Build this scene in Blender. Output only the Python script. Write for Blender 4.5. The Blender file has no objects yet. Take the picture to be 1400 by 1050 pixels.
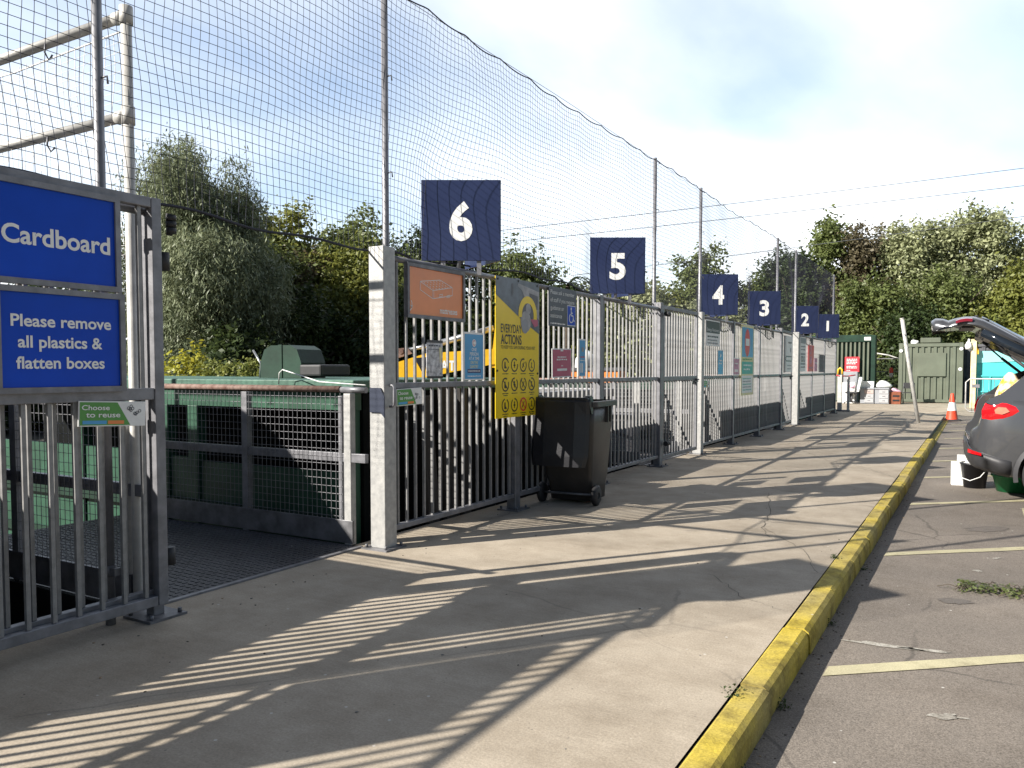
import bpy, bmesh, math, random
import numpy as np
from mathutils import Vector, Matrix
R = math.radians
rnd = random.Random(7)
scene = bpy.context.scene
COL = scene.collection

# ------------------------------------------------------------------ camera
cd = bpy.data.cameras.new('camera'); cam = bpy.data.objects.new('camera', cd); COL.objects.link(cam)
cam.location = (0, 0, 1.4)
cam.rotation_euler = (math.pi/2 - 0.047, 0, 0.5265)
cd.sensor_width = 36; cd.lens = 1098/1400*36; cd.shift_y = 32/1400
cd.clip_start = 0.05; cd.clip_end = 3000
scene.camera = cam
# ------------------------------------------------------------------ sun, sky
SUN_EL, SUN_AZ = R(30), R(36.5)          # light travels towards (sin az, cos az)
trav = Vector((math.sin(SUN_AZ)*math.cos(SUN_EL), math.cos(SUN_AZ)*math.cos(SUN_EL), -math.sin(SUN_EL)))
ld = bpy.data.lights.new('sun', 'SUN'); ld.energy = 5.0; ld.angle = R(0.5); ld.color = (1, .945, .86)
sun = bpy.data.objects.new('sun', ld); COL.objects.link(sun)
sun.rotation_euler = trav.to_track_quat('-Z', 'Y').to_euler()
w = bpy.data.worlds.new('World'); scene.world = w; w.use_nodes = True
nt = w.node_tree; nt.nodes.clear()
def nd(nt, t, **k):
    n = nt.nodes.new(t)
    for a, b in k.items():
        if a in n.inputs.keys() if not isinstance(a, int) else True:
            try: n.inputs[a].default_value = b; continue
            except Exception: pass
        setattr(n, a, b)
    return n
L = lambda nt, a, b: nt.links.new(a, b)
sky = nt.nodes.new('ShaderNodeTexSky'); sky.sky_type = 'NISHITA'; sky.sun_disc = False
sky.sun_elevation = SUN_EL; sky.sun_rotation = SUN_AZ + math.pi
sky.air_density = 1.0; sky.dust_density = 0.35; sky.ozone_density = 2.0
tc = nt.nodes.new('ShaderNodeTexCoord'); sp = nt.nodes.new('ShaderNodeSeparateXYZ'); L(nt, tc.outputs['Generated'], sp.inputs[0])
def mth(nt, op, a, b=None, c=None):
    n = nt.nodes.new('ShaderNodeMath'); n.operation = op
    for i, v in enumerate((a, b, c)):
        if v is None: continue
        if isinstance(v, (int, float)): n.inputs[i].default_value = v
        else: L(nt, v, n.inputs[i])
    return n.outputs[0]
zz = mth(nt, 'ADD', mth(nt, 'MAXIMUM', sp.outputs[2], 0.0), 0.16)
cx = mth(nt, 'DIVIDE', sp.outputs[0], zz); cy = mth(nt, 'DIVIDE', sp.outputs[1], zz)
cb = nt.nodes.new('ShaderNodeCombineXYZ'); L(nt, cx, cb.inputs[0]); L(nt, cy, cb.inputs[1])
mp = nt.nodes.new('ShaderNodeMapping'); mp.inputs['Rotation'].default_value = (0, 0, R(35)); mp.inputs['Scale'].default_value = (0.34, 0.22, 1); mp.inputs['Location'].default_value = (2.15, 0.42, 0)
L(nt, cb.outputs[0], mp.inputs[0])
n1 = nt.nodes.new('ShaderNodeTexNoise'); n1.inputs['Scale'].default_value = 1.5; n1.inputs['Detail'].default_value = 9; n1.inputs['Roughness'].default_value = .48; n1.inputs['Distortion'].default_value = .25
L(nt, mp.outputs[0], n1.inputs['Vector'])
mr = nt.nodes.new('ShaderNodeMapRange'); mr.interpolation_type = 'SMOOTHSTEP'
mr.inputs['From Min'].default_value = .27; mr.inputs['From Max'].default_value = .66; L(nt, n1.outputs['Fac'], mr.inputs['Value'])
hz = nt.nodes.new('ShaderNodeMapRange'); hz.interpolation_type = 'SMOOTHSTEP'
hz.inputs['From Min'].default_value = .30; hz.inputs['From Max'].default_value = .0; L(nt, sp.outputs[2], hz.inputs['Value'])
cl = mth(nt, 'MAXIMUM', mr.outputs[0], mth(nt, 'MULTIPLY', hz.outputs[0], .85))
# clouds kept ahead of camera; unseen sky clear and dimmed to lower fill light
dv = nt.nodes.new('ShaderNodeVectorMath'); dv.operation = 'DOT_PRODUCT'; dv.inputs[1].default_value = (-.30, .93, .05); L(nt, tc.outputs['Generated'], dv.inputs[0])
fr = nt.nodes.new('ShaderNodeMapRange'); fr.interpolation_type = 'SMOOTHSTEP'; fr.inputs['From Min'].default_value = .25; fr.inputs['From Max'].default_value = .70; L(nt, dv.outputs['Value'], fr.inputs['Value'])
cl = mth(nt, 'MULTIPLY', cl, mth(nt, 'MULTIPLY_ADD', fr.outputs[0], .90, .04))
mx = nt.nodes.new('ShaderNodeMix'); mx.data_type = 'RGBA'
sb = nt.nodes.new('ShaderNodeVectorMath'); sb.operation = 'SCALE'; L(nt, sky.outputs[0], sb.inputs[0]); L(nt, mth(nt, 'MULTIPLY_ADD', fr.outputs[0], 1.25, .68), sb.inputs['Scale'])  # clear sky radiance raised ahead and lowered elsewhere
L(nt, cl, mx.inputs['Factor']); L(nt, sb.outputs[0], mx.inputs['A']); mx.inputs['B'].default_value = (15.5, 15.9, 16.4, 1)
bg = nt.nodes.new('ShaderNodeBackground'); bg.inputs['Strength'].default_value = 0.052
L(nt, mx.outputs['Result'], bg.inputs['Color'])
wo = nt.nodes.new('ShaderNodeOutputWorld'); L(nt, bg.outputs[0], wo.inputs[0])
scene.view_settings.view_transform = 'Standard'; scene.view_settings.look = 'None'
scene.view_settings.exposure = 1.08; scene.view_settings.gamma = 1

# ------------------------------------------------------------------ materials
def mat(name, c, rough=.6, metal=0, var=.12, vs=6, bump=0, bs=40, c2=None, spec=.5, coat=0, thr=(.35, .65), stretch=None):
    m = bpy.data.materials.new(name); m.use_nodes = True
    t = m.node_tree; b = t.nodes['Principled BSDF']
    b.inputs['Roughness'].default_value = rough; b.inputs['Metallic'].default_value = metal
    b.inputs['Specular IOR Level'].default_value = spec; b.inputs['Coat Weight'].default_value = coat
    g = t.nodes.new('ShaderNodeTexCoord'); v = g.outputs['Object']
    if stretch:
        mpp = t.nodes.new('ShaderNodeMapping'); mpp.inputs['Scale'].default_value = stretch; L(t, v, mpp.inputs[0]); v = mpp.outputs[0]
    n = t.nodes.new('ShaderNodeTexNoise'); n.inputs['Scale'].default_value = vs; n.inputs['Detail'].default_value = 6; n.inputs['Roughness'].default_value = .62
    L(t, v, n.inputs['Vector'])
    r = t.nodes.new('ShaderNodeMapRange'); r.inputs['From Min'].default_value = thr[0]; r.inputs['From Max'].default_value = thr[1]; L(t, n.outputs['Fac'], r.inputs[0])
    x = t.nodes.new('ShaderNodeMix'); x.data_type = 'RGBA'; L(t, r.outputs[0], x.inputs['Factor'])
    if c2 is None:
        a = tuple(k*(1-var) for k in c)+(1,); d = tuple(min(1, k*(1+var)) for k in c)+(1,)
    else: a = tuple(c)+(1,); d = tuple(c2)+(1,)
    x.inputs['A'].default_value = a; x.inputs['B'].default_value = d
    L(t, x.outputs['Result'], b.inputs['Base Color'])
    if bump:
        n2 = t.nodes.new('ShaderNodeTexNoise'); n2.inputs['Scale'].default_value = bs; n2.inputs['Detail'].default_value = 4; L(t, v, n2.inputs['Vector'])
        bp = t.nodes.new('ShaderNodeBump'); bp.inputs['Strength'].default_value = bump; bp.inputs['Distance'].default_value = .01
        L(t, n2.outputs['Fac'], bp.inputs['Height']); L(t, bp.outputs[0], b.inputs['Normal'])
    return m
M = {}
M['galv'] = mat('galvanised_steel', (.20, .20, .215), .45, .3, .22, 9, .08, 60)
M['galv_bar'] = mat('galvanised_bar', (.235, .232, .23), .45, .15, .2, 14)
M['galv_pale'] = mat('pale_galvanised', (.45, .44, .415), .5, .1, .16, 7, .1, 50)
M['galv_post'] = mat('spangled_galvanised', (.30, .30, .295), .5, .2, .3, 16, .12, 70, c2=(.42, .415, .40))
M['steel_dark'] = mat('weathered_steel', (.16, .16, .17), .5, .4, .3, 8, .1, 40)
M['rust'] = mat('rusty_red_paint', (.13, .065, .048), .75, 0, .4, 9, .2, 50, c2=(.24, .17, .14))
M['rubber'] = mat('black_rubber', (.02, .02, .022), .6, 0, .2, 20)
M['navy'] = mat('navy_sign', (.016, .024, .072), .3, 0, .15, 2.2, c2=(.024, .034, .09))
M['white'] = mat('white_vinyl', (.82, .82, .80), .4, 0, .04, 12)
M['blue'] = mat('blue_sign', (.002, .060, .50), .3, 0, .10, 2, spec=.22)
M['sky_blue'] = mat('light_blue_sign', (.07, .33, .62), .35, 0, .08, 5)
M['orange_sign'] = mat('orange_sign', (.76, .235, .065), .32, 0, .08, 3)
M['yellow_sign'] = mat('yellow_sign', (.86, .62, .015), .3, 0, .07, 3)
M['black_print'] = mat('black_print', (.015, .015, .018), .4)
M['slate'] = mat('slate_sign', (.035, .042, .065), .35, 0, .12, 4)
M['slate_photo'] = mat('slate_photo', (.10, .12, .15), .35, 0, .3, 7)
M['grey_photo'] = mat('grey_photo', (.30, .29, .30), .35, 0, .3, 12)
M['green_sign'] = mat('green_sign', (.09, .30, .06), .4, 0, .1, 6)
M['teal_sign'] = mat('teal_sign', (.03, .36, .30), .4, 0, .08, 6)
M['pink_sign'] = mat('raspberry_sign', (.48, .07, .15), .35, 0, .1, 5)
M['red_sign'] = mat('red_sign', (.70, .035, .05), .4, 0, .08, 6)
M['cream'] = mat('cream_print', (.72, .66, .35), .45, 0, .05, 6)
M['paper'] = mat('white_paper', (.78, .78, .76), .5, 0, .08, 9)
M['film'] = mat('crumpled_film', (.20, .20, .22), .25, 0, .5, 22, .5, 30, c2=(.72, .72, .75))
M['net'] = mat('dark_netting', (.018, .02, .035), .7)
M['net_white'] = mat('pale_netting', (.62, .62, .62), .7)

M['green_steel'] = mat('green_painted_steel', (.010, .050, .027), .5, .05, .3, 3, .1, 30, c2=(.02, .085, .048))
M['green_dark'] = mat('dark_green_steel', (.010, .032, .020), .5, .05, .3, 3, .1, 30, spec=.3)
M['green_pale'] = mat('faded_green_steel', (.05, .12, .085), .6, .05, .25, 4, .1, 30)
M['olive'] = mat('olive_container_paint', (.105, .118, .085), .55, .05, .15, 1.5, .08, 20)
M['skip_blue'] = mat('turquoise_skip_paint', (.06, .46, .47), .5, 0, .08, 1.5, .05, 20)
M['turq_pale'] = mat('pale_turquoise_paint', (.26, .66, .66), .5, 0, .06, 1.5)
M['yellow_paint'] = mat('yellow_machine_paint', (.80, .46, .02), .4, 0, .12, 4)
M['machine_grey'] = mat('machine_grey', (.10, .10, .11), .5, .2, .3, 7)
M['rod'] = mat('hydraulic_rod', (.28, .29, .30), .3, .7, .15, 8)
M['glass_dark'] = mat('dark_glass', (.012, .016, .022), .06, 0, .1, 4, spec=.6)
M['bin'] = mat('black_bin_plastic', (.018, .018, .021), .33, 0, .2, 5, .12, 90)
M['bin_body'] = mat('charcoal_bin_plastic', (.045, .042, .040), .42, 0, .2, 4, .12, 90)
M['wood'] = mat('weathered_wood', (.045, .042, .040), .9, 0, .4, 5, .3, 30, spec=.15, stretch=(6, 6, .5))
M['shade_black'] = mat('shade_black_steel', (.006, .007, .007), .85, 0, .4, 2, spec=.08)  # near-black stands in for the shade inside the compactor
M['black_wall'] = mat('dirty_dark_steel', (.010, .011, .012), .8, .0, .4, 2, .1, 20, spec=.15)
M['concrete_wall'] = mat('retaining_concrete', (.16, .15, .135), .9, 0, .25, 2, .3, 20)
M['car_paint'] = mat('metallic_grey_paint', (.085, .087, .094), .28, .5, .05, 3, coat=.8)
M['car_trim'] = mat('dark_car_trim', (.035, .035, .038), .5, 0, .1, 8)
M['tail_red'] = mat('red_light_lens', (.60, .008, .012), .08, 0, .12, 9, coat=1)
M['gate_red'] = mat('dark_red_lens', (.16, .006, .012), .12, 0, .1, 9, coat=1)
M['tail_clear'] = mat('pale_light_lens', (.62, .20, .13), .1, 0, .1, 9, coat=1)
M['tyre'] = mat('tyre_rubber', (.022, .022, .023), .75, 0, .2, 20)
M['alloy'] = mat('alloy_rim', (.45, .45, .47), .3, .8, .06, 9)
M['sack'] = mat('yellow_white_sack', (.80, .76, .66), .6, 0, .1, 4, .5, 9, c2=(.72, .36, .02), thr=(.36, .50))
M['cone_orange'] = mat('orange_red_cone', (.74, .075, .03), .5, 0, .08, 7)
M['white_plastic'] = mat('white_plastic', (.74, .74, .72), .4, 0, .07, 7)
M['grey_laminate'] = mat('grey_laminate', (.26, .27, .29), .5, 0, .1, 5)
M['drawer_grey'] = mat('pale_grey_drawer', (.36, .36, .37), .5, 0, .08, 6)
M['drawer_pink'] = mat('pinkish_drawer', (.42, .33, .30), .5, 0, .08, 6)
M['red_wood'] = mat('red_brown_wood', (.20, .055, .022), .5, 0, .25, 7)
M['lilac'] = mat('pink_cloth', (.60, .36, .44), .9, 0, .3, 9)
M['bark'] = mat('tree_bark', (.075, .058, .042), .9, 0, .35, 8, .6, 25)
M['ore'] = mat('orange_machine', (.70, .22, .04), .45, 0, .15, 6)
M['green_tub'] = mat('green_plastic', (.02, .20, .07), .4, 0, .1, 6)
M['cardboard'] = mat('brown_cardboard', (.32, .22, .13), .8, 0, .12, 6)
M['navy_print'] = mat('navy_print', (.03, .04, .14), .4)

def ground_mat(name, ca, cb_, fine_a, fine_b, scale=.9, fine=140, rough=.9, bump=.25, stain=(.4, .75), specks=.0, crack=0, stain_dark=.6, striate=0):
    m = bpy.data.materials.new(name); m.use_nodes = True; t = m.node_tree; b = t.nodes['Principled BSDF']
    b.inputs['Roughness'].default_value = rough; b.inputs['Specular IOR Level'].default_value = .3
    v = t.nodes.new('ShaderNodeTexCoord').outputs['Object']
    def noise(s, d=6, ro=.6):
        n = t.nodes.new('ShaderNodeTexNoise'); n.inputs['Scale'].default_value = s; n.inputs['Detail'].default_value = d; n.inputs['Roughness'].default_value = ro
        L(t, v, n.inputs['Vector']); return n.outputs['Fac']
    def rng(x, a, b_, c=0, d=1):
        r = t.nodes.new('ShaderNodeMapRange'); r.inputs[1].default_value = a; r.inputs[2].default_value = b_; r.inputs[3].default_value = c; r.inputs[4].default_value = d; L(t, x, r.inputs[0]); return r.outputs[0]
    def mix(f, A, B, mode='MIX'):
        x = t.nodes.new('ShaderNodeMix'); x.data_type = 'RGBA'; x.blend_type = mode
        for s, q in (('Factor', f), ('A', A), ('B', B)):
            if isinstance(q, tuple): x.inputs[s].default_value = q+(1,)
            elif isinstance(q, (int, float)): x.inputs[s].default_value = q
            else: L(t, q, x.inputs[s])
        return x.outputs['Result']
    c = mix(rng(noise(scale), .35, .65), ca, cb_)
    g = mix(rng(noise(fine, 3, .7), .3, .7), (fine_a,)*3, (fine_b,)*3)
    c = mix(1.0, c, g, 'MULTIPLY')
    s = mix(rng(noise(scale*3.1, 8, .7), stain[0], stain[1]), (1, 1, 1), (stain_dark, stain_dark*.97, stain_dark*.93))
    c = mix(1.0, c, s, 'MULTIPLY')
    if striate:
        mpn = t.nodes.new('ShaderNodeMapping'); mpn.inputs['Scale'].default_value = (1.2, 26, 1); L(t, v, mpn.inputs[0])
        ns = t.nodes.new('ShaderNodeTexNoise'); ns.inputs['Scale'].default_value = 1.6; ns.inputs['Detail'].default_value = 3; L(t, mpn.outputs[0], ns.inputs['Vector'])
        c = mix(1.0, c, mix(rng(ns.outputs['Fac'], .35, .65), (1-striate,)*3, (1+striate*.6,)*3), 'MULTIPLY')
    if specks:
        vo = t.nodes.new('ShaderNodeTexVoronoi'); vo.inputs['Scale'].default_value = 9; L(t, v, vo.inputs['Vector'])
        wn = t.nodes.new('ShaderNodeSeparateColor'); L(t, vo.outputs['Color'], wn.inputs[0])
        k1 = rng(vo.outputs['Distance'], .075, .055); k2 = rng(wn.outputs[0], .72, .75)
        c = mix(mth(t, 'MULTIPLY', mth(t, 'MULTIPLY', k1, k2), specks), c, (.62, .60, .55))
        vo = t.nodes.new('ShaderNodeTexVoronoi'); vo.inputs['Scale'].default_value = 23; L(t, v, vo.inputs['Vector'])
        wn = t.nodes.new('ShaderNodeSeparateColor'); L(t, vo.outputs['Color'], wn.inputs[0])
        k1 = rng(vo.outputs['Distance'], .13, .09); k2 = rng(wn.outputs[1], .8, .82)
        c = mix(mth(t, 'MULTIPLY', mth(t, 'MULTIPLY', k1, k2), specks*.8), c, (.07, .065, .055))
    if crack:
        dm = t.nodes.new('ShaderNodeMix'); dm.data_type = 'VECTOR'; dm.inputs['Factor'].default_value = .12
        nn = t.nodes.new('ShaderNodeTexNoise'); nn.inputs['Scale'].default_value = 3; nn.inputs['Detail'].default_value = 6; L(t, v, nn.inputs['Vector'])
        L(t, v, dm.inputs['A']); L(t, nn.outputs['Color'], dm.inputs['B'])
        ve = t.nodes.new('ShaderNodeTexVoronoi'); ve.feature = 'DISTANCE_TO_EDGE'; ve.inputs['Scale'].default_value = .42; L(t, dm.outputs['Result'], ve.inputs['Vector'])
        c = mix(mth(t, 'MULTIPLY', rng(ve.outputs['Distance'], .0045, .0015), mth(t, 'MULTIPLY', rng(noise(.8, 2), .48, .56), crack)), c, (.05, .045, .04))
    L(t, c, b.inputs['Base Color'])
    bp = t.nodes.new('ShaderNodeBump'); bp.inputs['Strength'].default_value = bump; bp.inputs['Distance'].default_value = .006
    L(t, noise(fine*.7, 5, .7), bp.inputs['Height']); L(t, bp.outputs[0], b.inputs['Normal'])
    return m
M['concrete'] = ground_mat('worn_concrete', (.432, .370, .290), (.345, .295, .230), .80, 1.16, .8, 95, .9, .35, (.40, .72), .6, .25, .70, .04)
M['asphalt'] = ground_mat('old_asphalt', (.212, .182, .152), (.160, .139, .118), .45, 1.5, .7, 150, .92, .5, (.48, .8), .8, .5, .72)
M['line_paint'] = ground_mat('worn_line_paint', (.50, .455, .29), (.41, .37, .24), .75, 1.15, 2.2, 120, .9, .3, (.5, .72), .0, 0, .55)
M['worn_white'] = ground_mat('worn_white_paint', (.50, .475, .42), (.30, .275, .235), .6, 1.2, 9, 120, .9, .3, (.45, .6), 0, 0, .6)
M['kerb'] = ground_mat('worn_yellow_kerb_paint', (.52, .395, .045), (.38, .305, .10), .72, 1.18, 1.6, 90, .85, .4, (.46, .66), .55, 0, .42)
M['yard'] = ground_mat('yard_ground', (.12, .11, .095), (.085, .08, .068), .6, 1.3, .5, 60, .95, .3, (.4, .75), .5, 0, .6)

# ------------------------------------------------------------------ mesh helpers
class MB:
    def __init__(s): s.v = []; s.f = []; s.m = []; s.sm = []
    def add(s, vs, fs, mi=0, smooth=False):
        o = len(s.v); s.v += [tuple(p) for p in vs]
        for f in fs: s.f.append(tuple(i+o for i in f)); s.m.append(mi); s.sm.append(smooth)
        return s
    def box(s, lo, hi, mi=0, bev=0, mtx=None):
        x0, y0, z0 = lo; x1, y1, z1 = hi
        if bev > 0:
            b = bmesh.new(); bmesh.ops.create_cube(b, size=1)
            for v in b.verts: v.co = Vector(((x0+x1)/2+v.co.x*(x1-x0), (y0+y1)/2+v.co.y*(y1-y0), (z0+z1)/2+v.co.z*(z1-z0)))
            bmesh.ops.bevel(b, geom=list(b.edges), offset=bev, segments=2, affect='EDGES', profile=.5)
            s.bm(b, mi, mtx); return s
        vs = [(x0,y0,z0),(x1,y0,z0),(x1,y1,z0),(x0,y1,z0),(x0,y0,z1),(x1,y0,z1),(x1,y1,z1),(x0,y1,z1)]
        if mtx is not None: vs = [tuple(mtx @ Vector(p)) for p in vs]
        return s.add(vs, [(0,3,2,1),(4,5,6,7),(0,1,5,4),(1,2,6,5),(2,3,7,6),(3,0,4,7)], mi)
    def bm(s, b, mi=0, mtx=None, smooth=False):
        b.verts.index_update()
        s.add([(mtx @ v.co if mtx is not None else v.co) for v in b.verts], [[v.index for v in f.verts] for f in b.faces], mi, smooth); b.free(); return s
    def tube(s, pts, r, n=10, mi=0, caps=True, smooth=True, closed=False):
        pts = [Vector(p) for p in pts]; rs = r if isinstance(r, (list, tuple)) else [r]*len(pts)
        vs = []; N = len(pts); up = None
        for i, p in enumerate(pts):
            a = pts[(i-1) % N] if closed else pts[max(0, i-1)]; b = pts[(i+1) % N] if closed else pts[min(N-1, i+1)]
            d = (b-a).normalized() if (b-a).length > 1e-9 else Vector((0,0,1))
            if up is None: up = d.orthogonal().normalized()
            else:
                up = up - d*up.dot(d); up = up.normalized() if up.length > 1e-6 else d.orthogonal().normalized()
            q = d.cross(up)
            for k in range(n):
                t = 2*math.pi*k/n; vs.append(p+(up*math.cos(t)+q*math.sin(t))*rs[i])
        fs = []
        for i in range(N if closed else N-1):
            j = (i+1) % N
            for k in range(n): fs.append((i*n+k, i*n+(k+1)%n, j*n+(k+1)%n, j*n+k))
        s.add(vs, fs, mi, smooth)
        if caps and not closed:
            o = len(s.v)-len(vs)
            s.f.append(tuple(o+k for k in reversed(range(n)))); s.m.append(mi); s.sm.append(False)
            s.f.append(tuple(o+(N-1)*n+k for k in range(n))); s.m.append(mi); s.sm.append(False)
        return s
    def prism(s, poly, y0, y1, mi=0, axis='y', smooth=False):
        # poly in (x,z) extruded along y; axis 'x': poly (y,z) along x; 'z': poly (x,y) along z
        def P(a, b, c): return {'y': (a, c, b), 'x': (c, a, b), 'z': (a, b, c)}[axis]
        n = len(poly); vs = [P(a, b, y0) for a, b in poly]+[P(a, b, y1) for a, b in poly]
        fs = [tuple(range(n)), tuple(reversed(range(n, 2*n)))]+[(i, i+n, (i+1) % n+n, (i+1) % n) for i in range(n)]
        b = bmesh.new(); bv = [b.verts.new(p) for p in vs]
        for f in fs: b.faces.new([bv[i] for i in f])
        bmesh.ops.recalc_face_normals(b, faces=b.faces); s.bm(b, mi, None, smooth); return s
    def flat(s, poly, y, mi=0):       # flat print, facing -y
        b = bmesh.new(); f = b.faces.new([b.verts.new((a, y, c)) for a, c in poly]); b.normal_update()
        if f.normal.y > 0: f.normal_flip()
        bmesh.ops.triangulate(b, faces=b.faces); return s.bm(b, mi)
    def ring(s, cx, cz, r0, r1, y, a0=0, a1=360, mi=0, n=20, ex=1.0):
        vs = []; fs = []
        for i in range(n+1):
            t = R(a0+(a1-a0)*i/n)
            vs += [(cx+math.cos(t)*r0*ex, y, cz+math.sin(t)*r0), (cx+math.cos(t)*r1*ex, y, cz+math.sin(t)*r1)]
        for i in range(n): fs.append((2*i, 2*i+2, 2*i+3, 2*i+1))
        fs = [tuple(reversed(f)) for f in fs]
        return s.add(vs, fs, mi)
    def disc(s, cx, cz, r, y, mi=0, n=20, ex=1.0):
        return s.flat([(cx+math.cos(2*math.pi*i/n)*r*ex, cz+math.sin(2*math.pi*i/n)*r) for i in range(n)], y, mi)
    def rect(s, x0, z0, x1, z1, y, mi=0): return s.flat([(x0, z0), (x1, z0), (x1, z1), (x0, z1)], y, mi)
    def lathe(s, prof, n=24, mi=0, c=(0, 0, 0), smooth=True):
        vs = []; fs = []
        for r, z in prof:
            for k in range(n): t = 2*math.pi*k/n; vs.append((c[0]+r*math.cos(t), c[1]+r*math.sin(t), c[2]+z))
        for i in range(len(prof)-1):
            for k in range(n): fs.append((i*n+k, i*n+(k+1) % n, (i+1)*n+(k+1) % n, (i+1)*n+k))
        return s.add(vs, fs, mi, smooth)
    def build(s, name, mats, parent=None, loc=None):
        me = bpy.data.meshes.new(name); me.from_pydata(s.v, [], s.f)
        mats = mats if isinstance(mats, (list, tuple)) else [mats]
        for q in mats: me.materials.append(M[q] if isinstance(q, str) else q)
        me.polygons.foreach_set('material_index', s.m); me.polygons.foreach_set('use_smooth', s.sm); me.update()
        o = bpy.data.objects.new(name, me); COL.objects.link(o)
        if parent is not None: o.parent = parent
        if loc is not None: o.location = loc
        return o
def tag(o, label=None, cat=None, group=None, kind=None):
    if label: o['label'] = label
    if cat: o['category'] = cat
    if group: o['group'] = group
    if kind: o['kind'] = kind
    return o
def thing(name, label, cat, loc=(0, 0, 0), rz=0, group=None):
    o = bpy.data.objects.new(name, None); COL.objects.link(o); o.empty_display_size = .2
    o.location = loc; o.rotation_euler = (0, 0, rz); return tag(o, label, cat, group)
def kids(o): return [c for c in bpy.data.objects if c.parent == o]
def copy_tree(o, parent=None):
    c = o.copy(); COL.objects.link(c); c.parent = parent
    for ch in list(o.children): copy_tree(ch, c)
    return c
def inst(o, parent, loc, rz=0):
    c = o.copy(); COL.objects.link(c); c.parent = parent; c.location = loc; c.rotation_euler = (0, 0, rz); return c
TXT = {}
def text(mb, s, cx, cz, h, y, mi=0, w=None, bold=.0, align='c'):
    key = (s, bold)
    if key not in TXT:
        cu = bpy.data.curves.new('txt', 'FONT'); cu.body = s; cu.size = 1; cu.offset = bold; cu.resolution_u = 4
        o = bpy.data.objects.new('txt', cu); COL.objects.link(o)
        me = bpy.data.meshes.new_from_object(o.evaluated_get(bpy.context.evaluated_depsgraph_get()))
        TXT[key] = ([tuple(v.co) for v in me.vertices], [tuple(p.vertices) for p in me.polygons])
        bpy.data.objects.remove(o); bpy.data.curves.remove(cu); bpy.data.meshes.remove(me)
    vs, fs = TXT[key]
    if not vs: return
    x0 = min(v[0] for v in vs); x1 = max(v[0] for v in vs)
    k = h/.73; kx = k if w is None else w/(x1-x0)
    ox = cx-(x0+x1)/2*kx if align == 'c' else cx-x0*kx
    out = [(v[0]*kx+ox, y, v[1]*k+cz-h/2) for v in vs]
    ff = []
    for f in fs:
        a, b, c = out[f[0]], out[f[1]], out[f[2]]
        nrm = (Vector(b)-Vector(a)).cross(Vector(c)-Vector(a))
        ff.append(tuple(reversed(f)) if nrm.y > 0 else f)
    mb.add(out, ff, mi)
def scribble(mb, x0, x1, z, h, y, mi=0):     # a line of print too small to read
    x = x0
    while x < x1-.004:
        l = rnd.uniform(.6, 1.9)*h*1.6; mb.rect(x, z-h/2*rnd.uniform(.6, 1), min(x+l, x1), z+h/2*rnd.uniform(.6, 1), y, mi); x += l+h*.55

# ------------------------------------------------------------------ setting
FX = -4.0
def grid_sheet(name, m, x0, x1, y0, y1, nx, ny, zf, skirt=None):
    mb = MB(); vs = []
    for j in range(ny+1):
        for i in range(nx+1):
            x = x0+(x1-x0)*i/nx; y = y0+(y1-y0)*j/ny; vs.append((x, y, zf(x, y)))
    fs = [(j*(nx+1)+i, j*(nx+1)+i+1, (j+1)*(nx+1)+i+1, (j+1)*(nx+1)+i) for j in range(ny) for i in range(nx)]
    mb.add(vs, fs, 0, False)
    o = mb.build(name, m); return tag(o, kind='structure')
sst = lambda a: max(0, min(1, a))**2*(3-2*max(0, min(1, a)))
mb = MB(); mb.box((-300, -300, -3), (300, 300, -2.3)); tag(mb.build('lower_yard', 'yard'), kind='structure')
mb = MB(); mb.box((-.90, -40, -2.29), (120, 30.2, -.13)); tag(mb.build('road', 'asphalt'), kind='structure')
mb = MB(); mb.box((-16, 30.204, -2.29), (120, 130, -.134)); tag(mb.build('far_ground', 'asphalt'), kind='structure')
def zplat(x, y): return -.122*sst((x+2.4)/1.5)*sst((y-18.3)/2.6)
grid_sheet('concrete_platform', 'concrete', -4.28, -.894, -20, 30.5, 14, 202, zplat)
mb = MB(); mb.box((-4.3, -20, -2.29), (-4.281, 30.2, -.004)); tag(mb.build('retaining_wall', 'concrete_wall'), kind='structure')
grid_sheet('concrete_apron', 'concrete', -15.9, 1.2, 30.5, 60, 12, 20, lambda x, y: -.126+.126*sst((y-30.5)/4)*sst((-x+1.0)/1.2) if x > -4 else -.0)
# kerb stones
mb = MB()
y = -12.0
k = 0
while y < 18.3:
    y1 = min(y+.915, 18.33); e = .006
    jx = rnd.uniform(-.006, .006); jz = rnd.uniform(-.005, .005)
    prof = [(-.885+jx, -.2), (-.75+jx, -.2), (-.752+jx, -.045), (-.762+jx, -.012), (-.785+jx, .006+jz), (-.875+jx, .006+jz), (-.885+jx, .0+jz)]
    mb.prism([(a, b) for a, b in prof], y+e, y1-e, axis='y'); y = y1; k += 1
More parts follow.
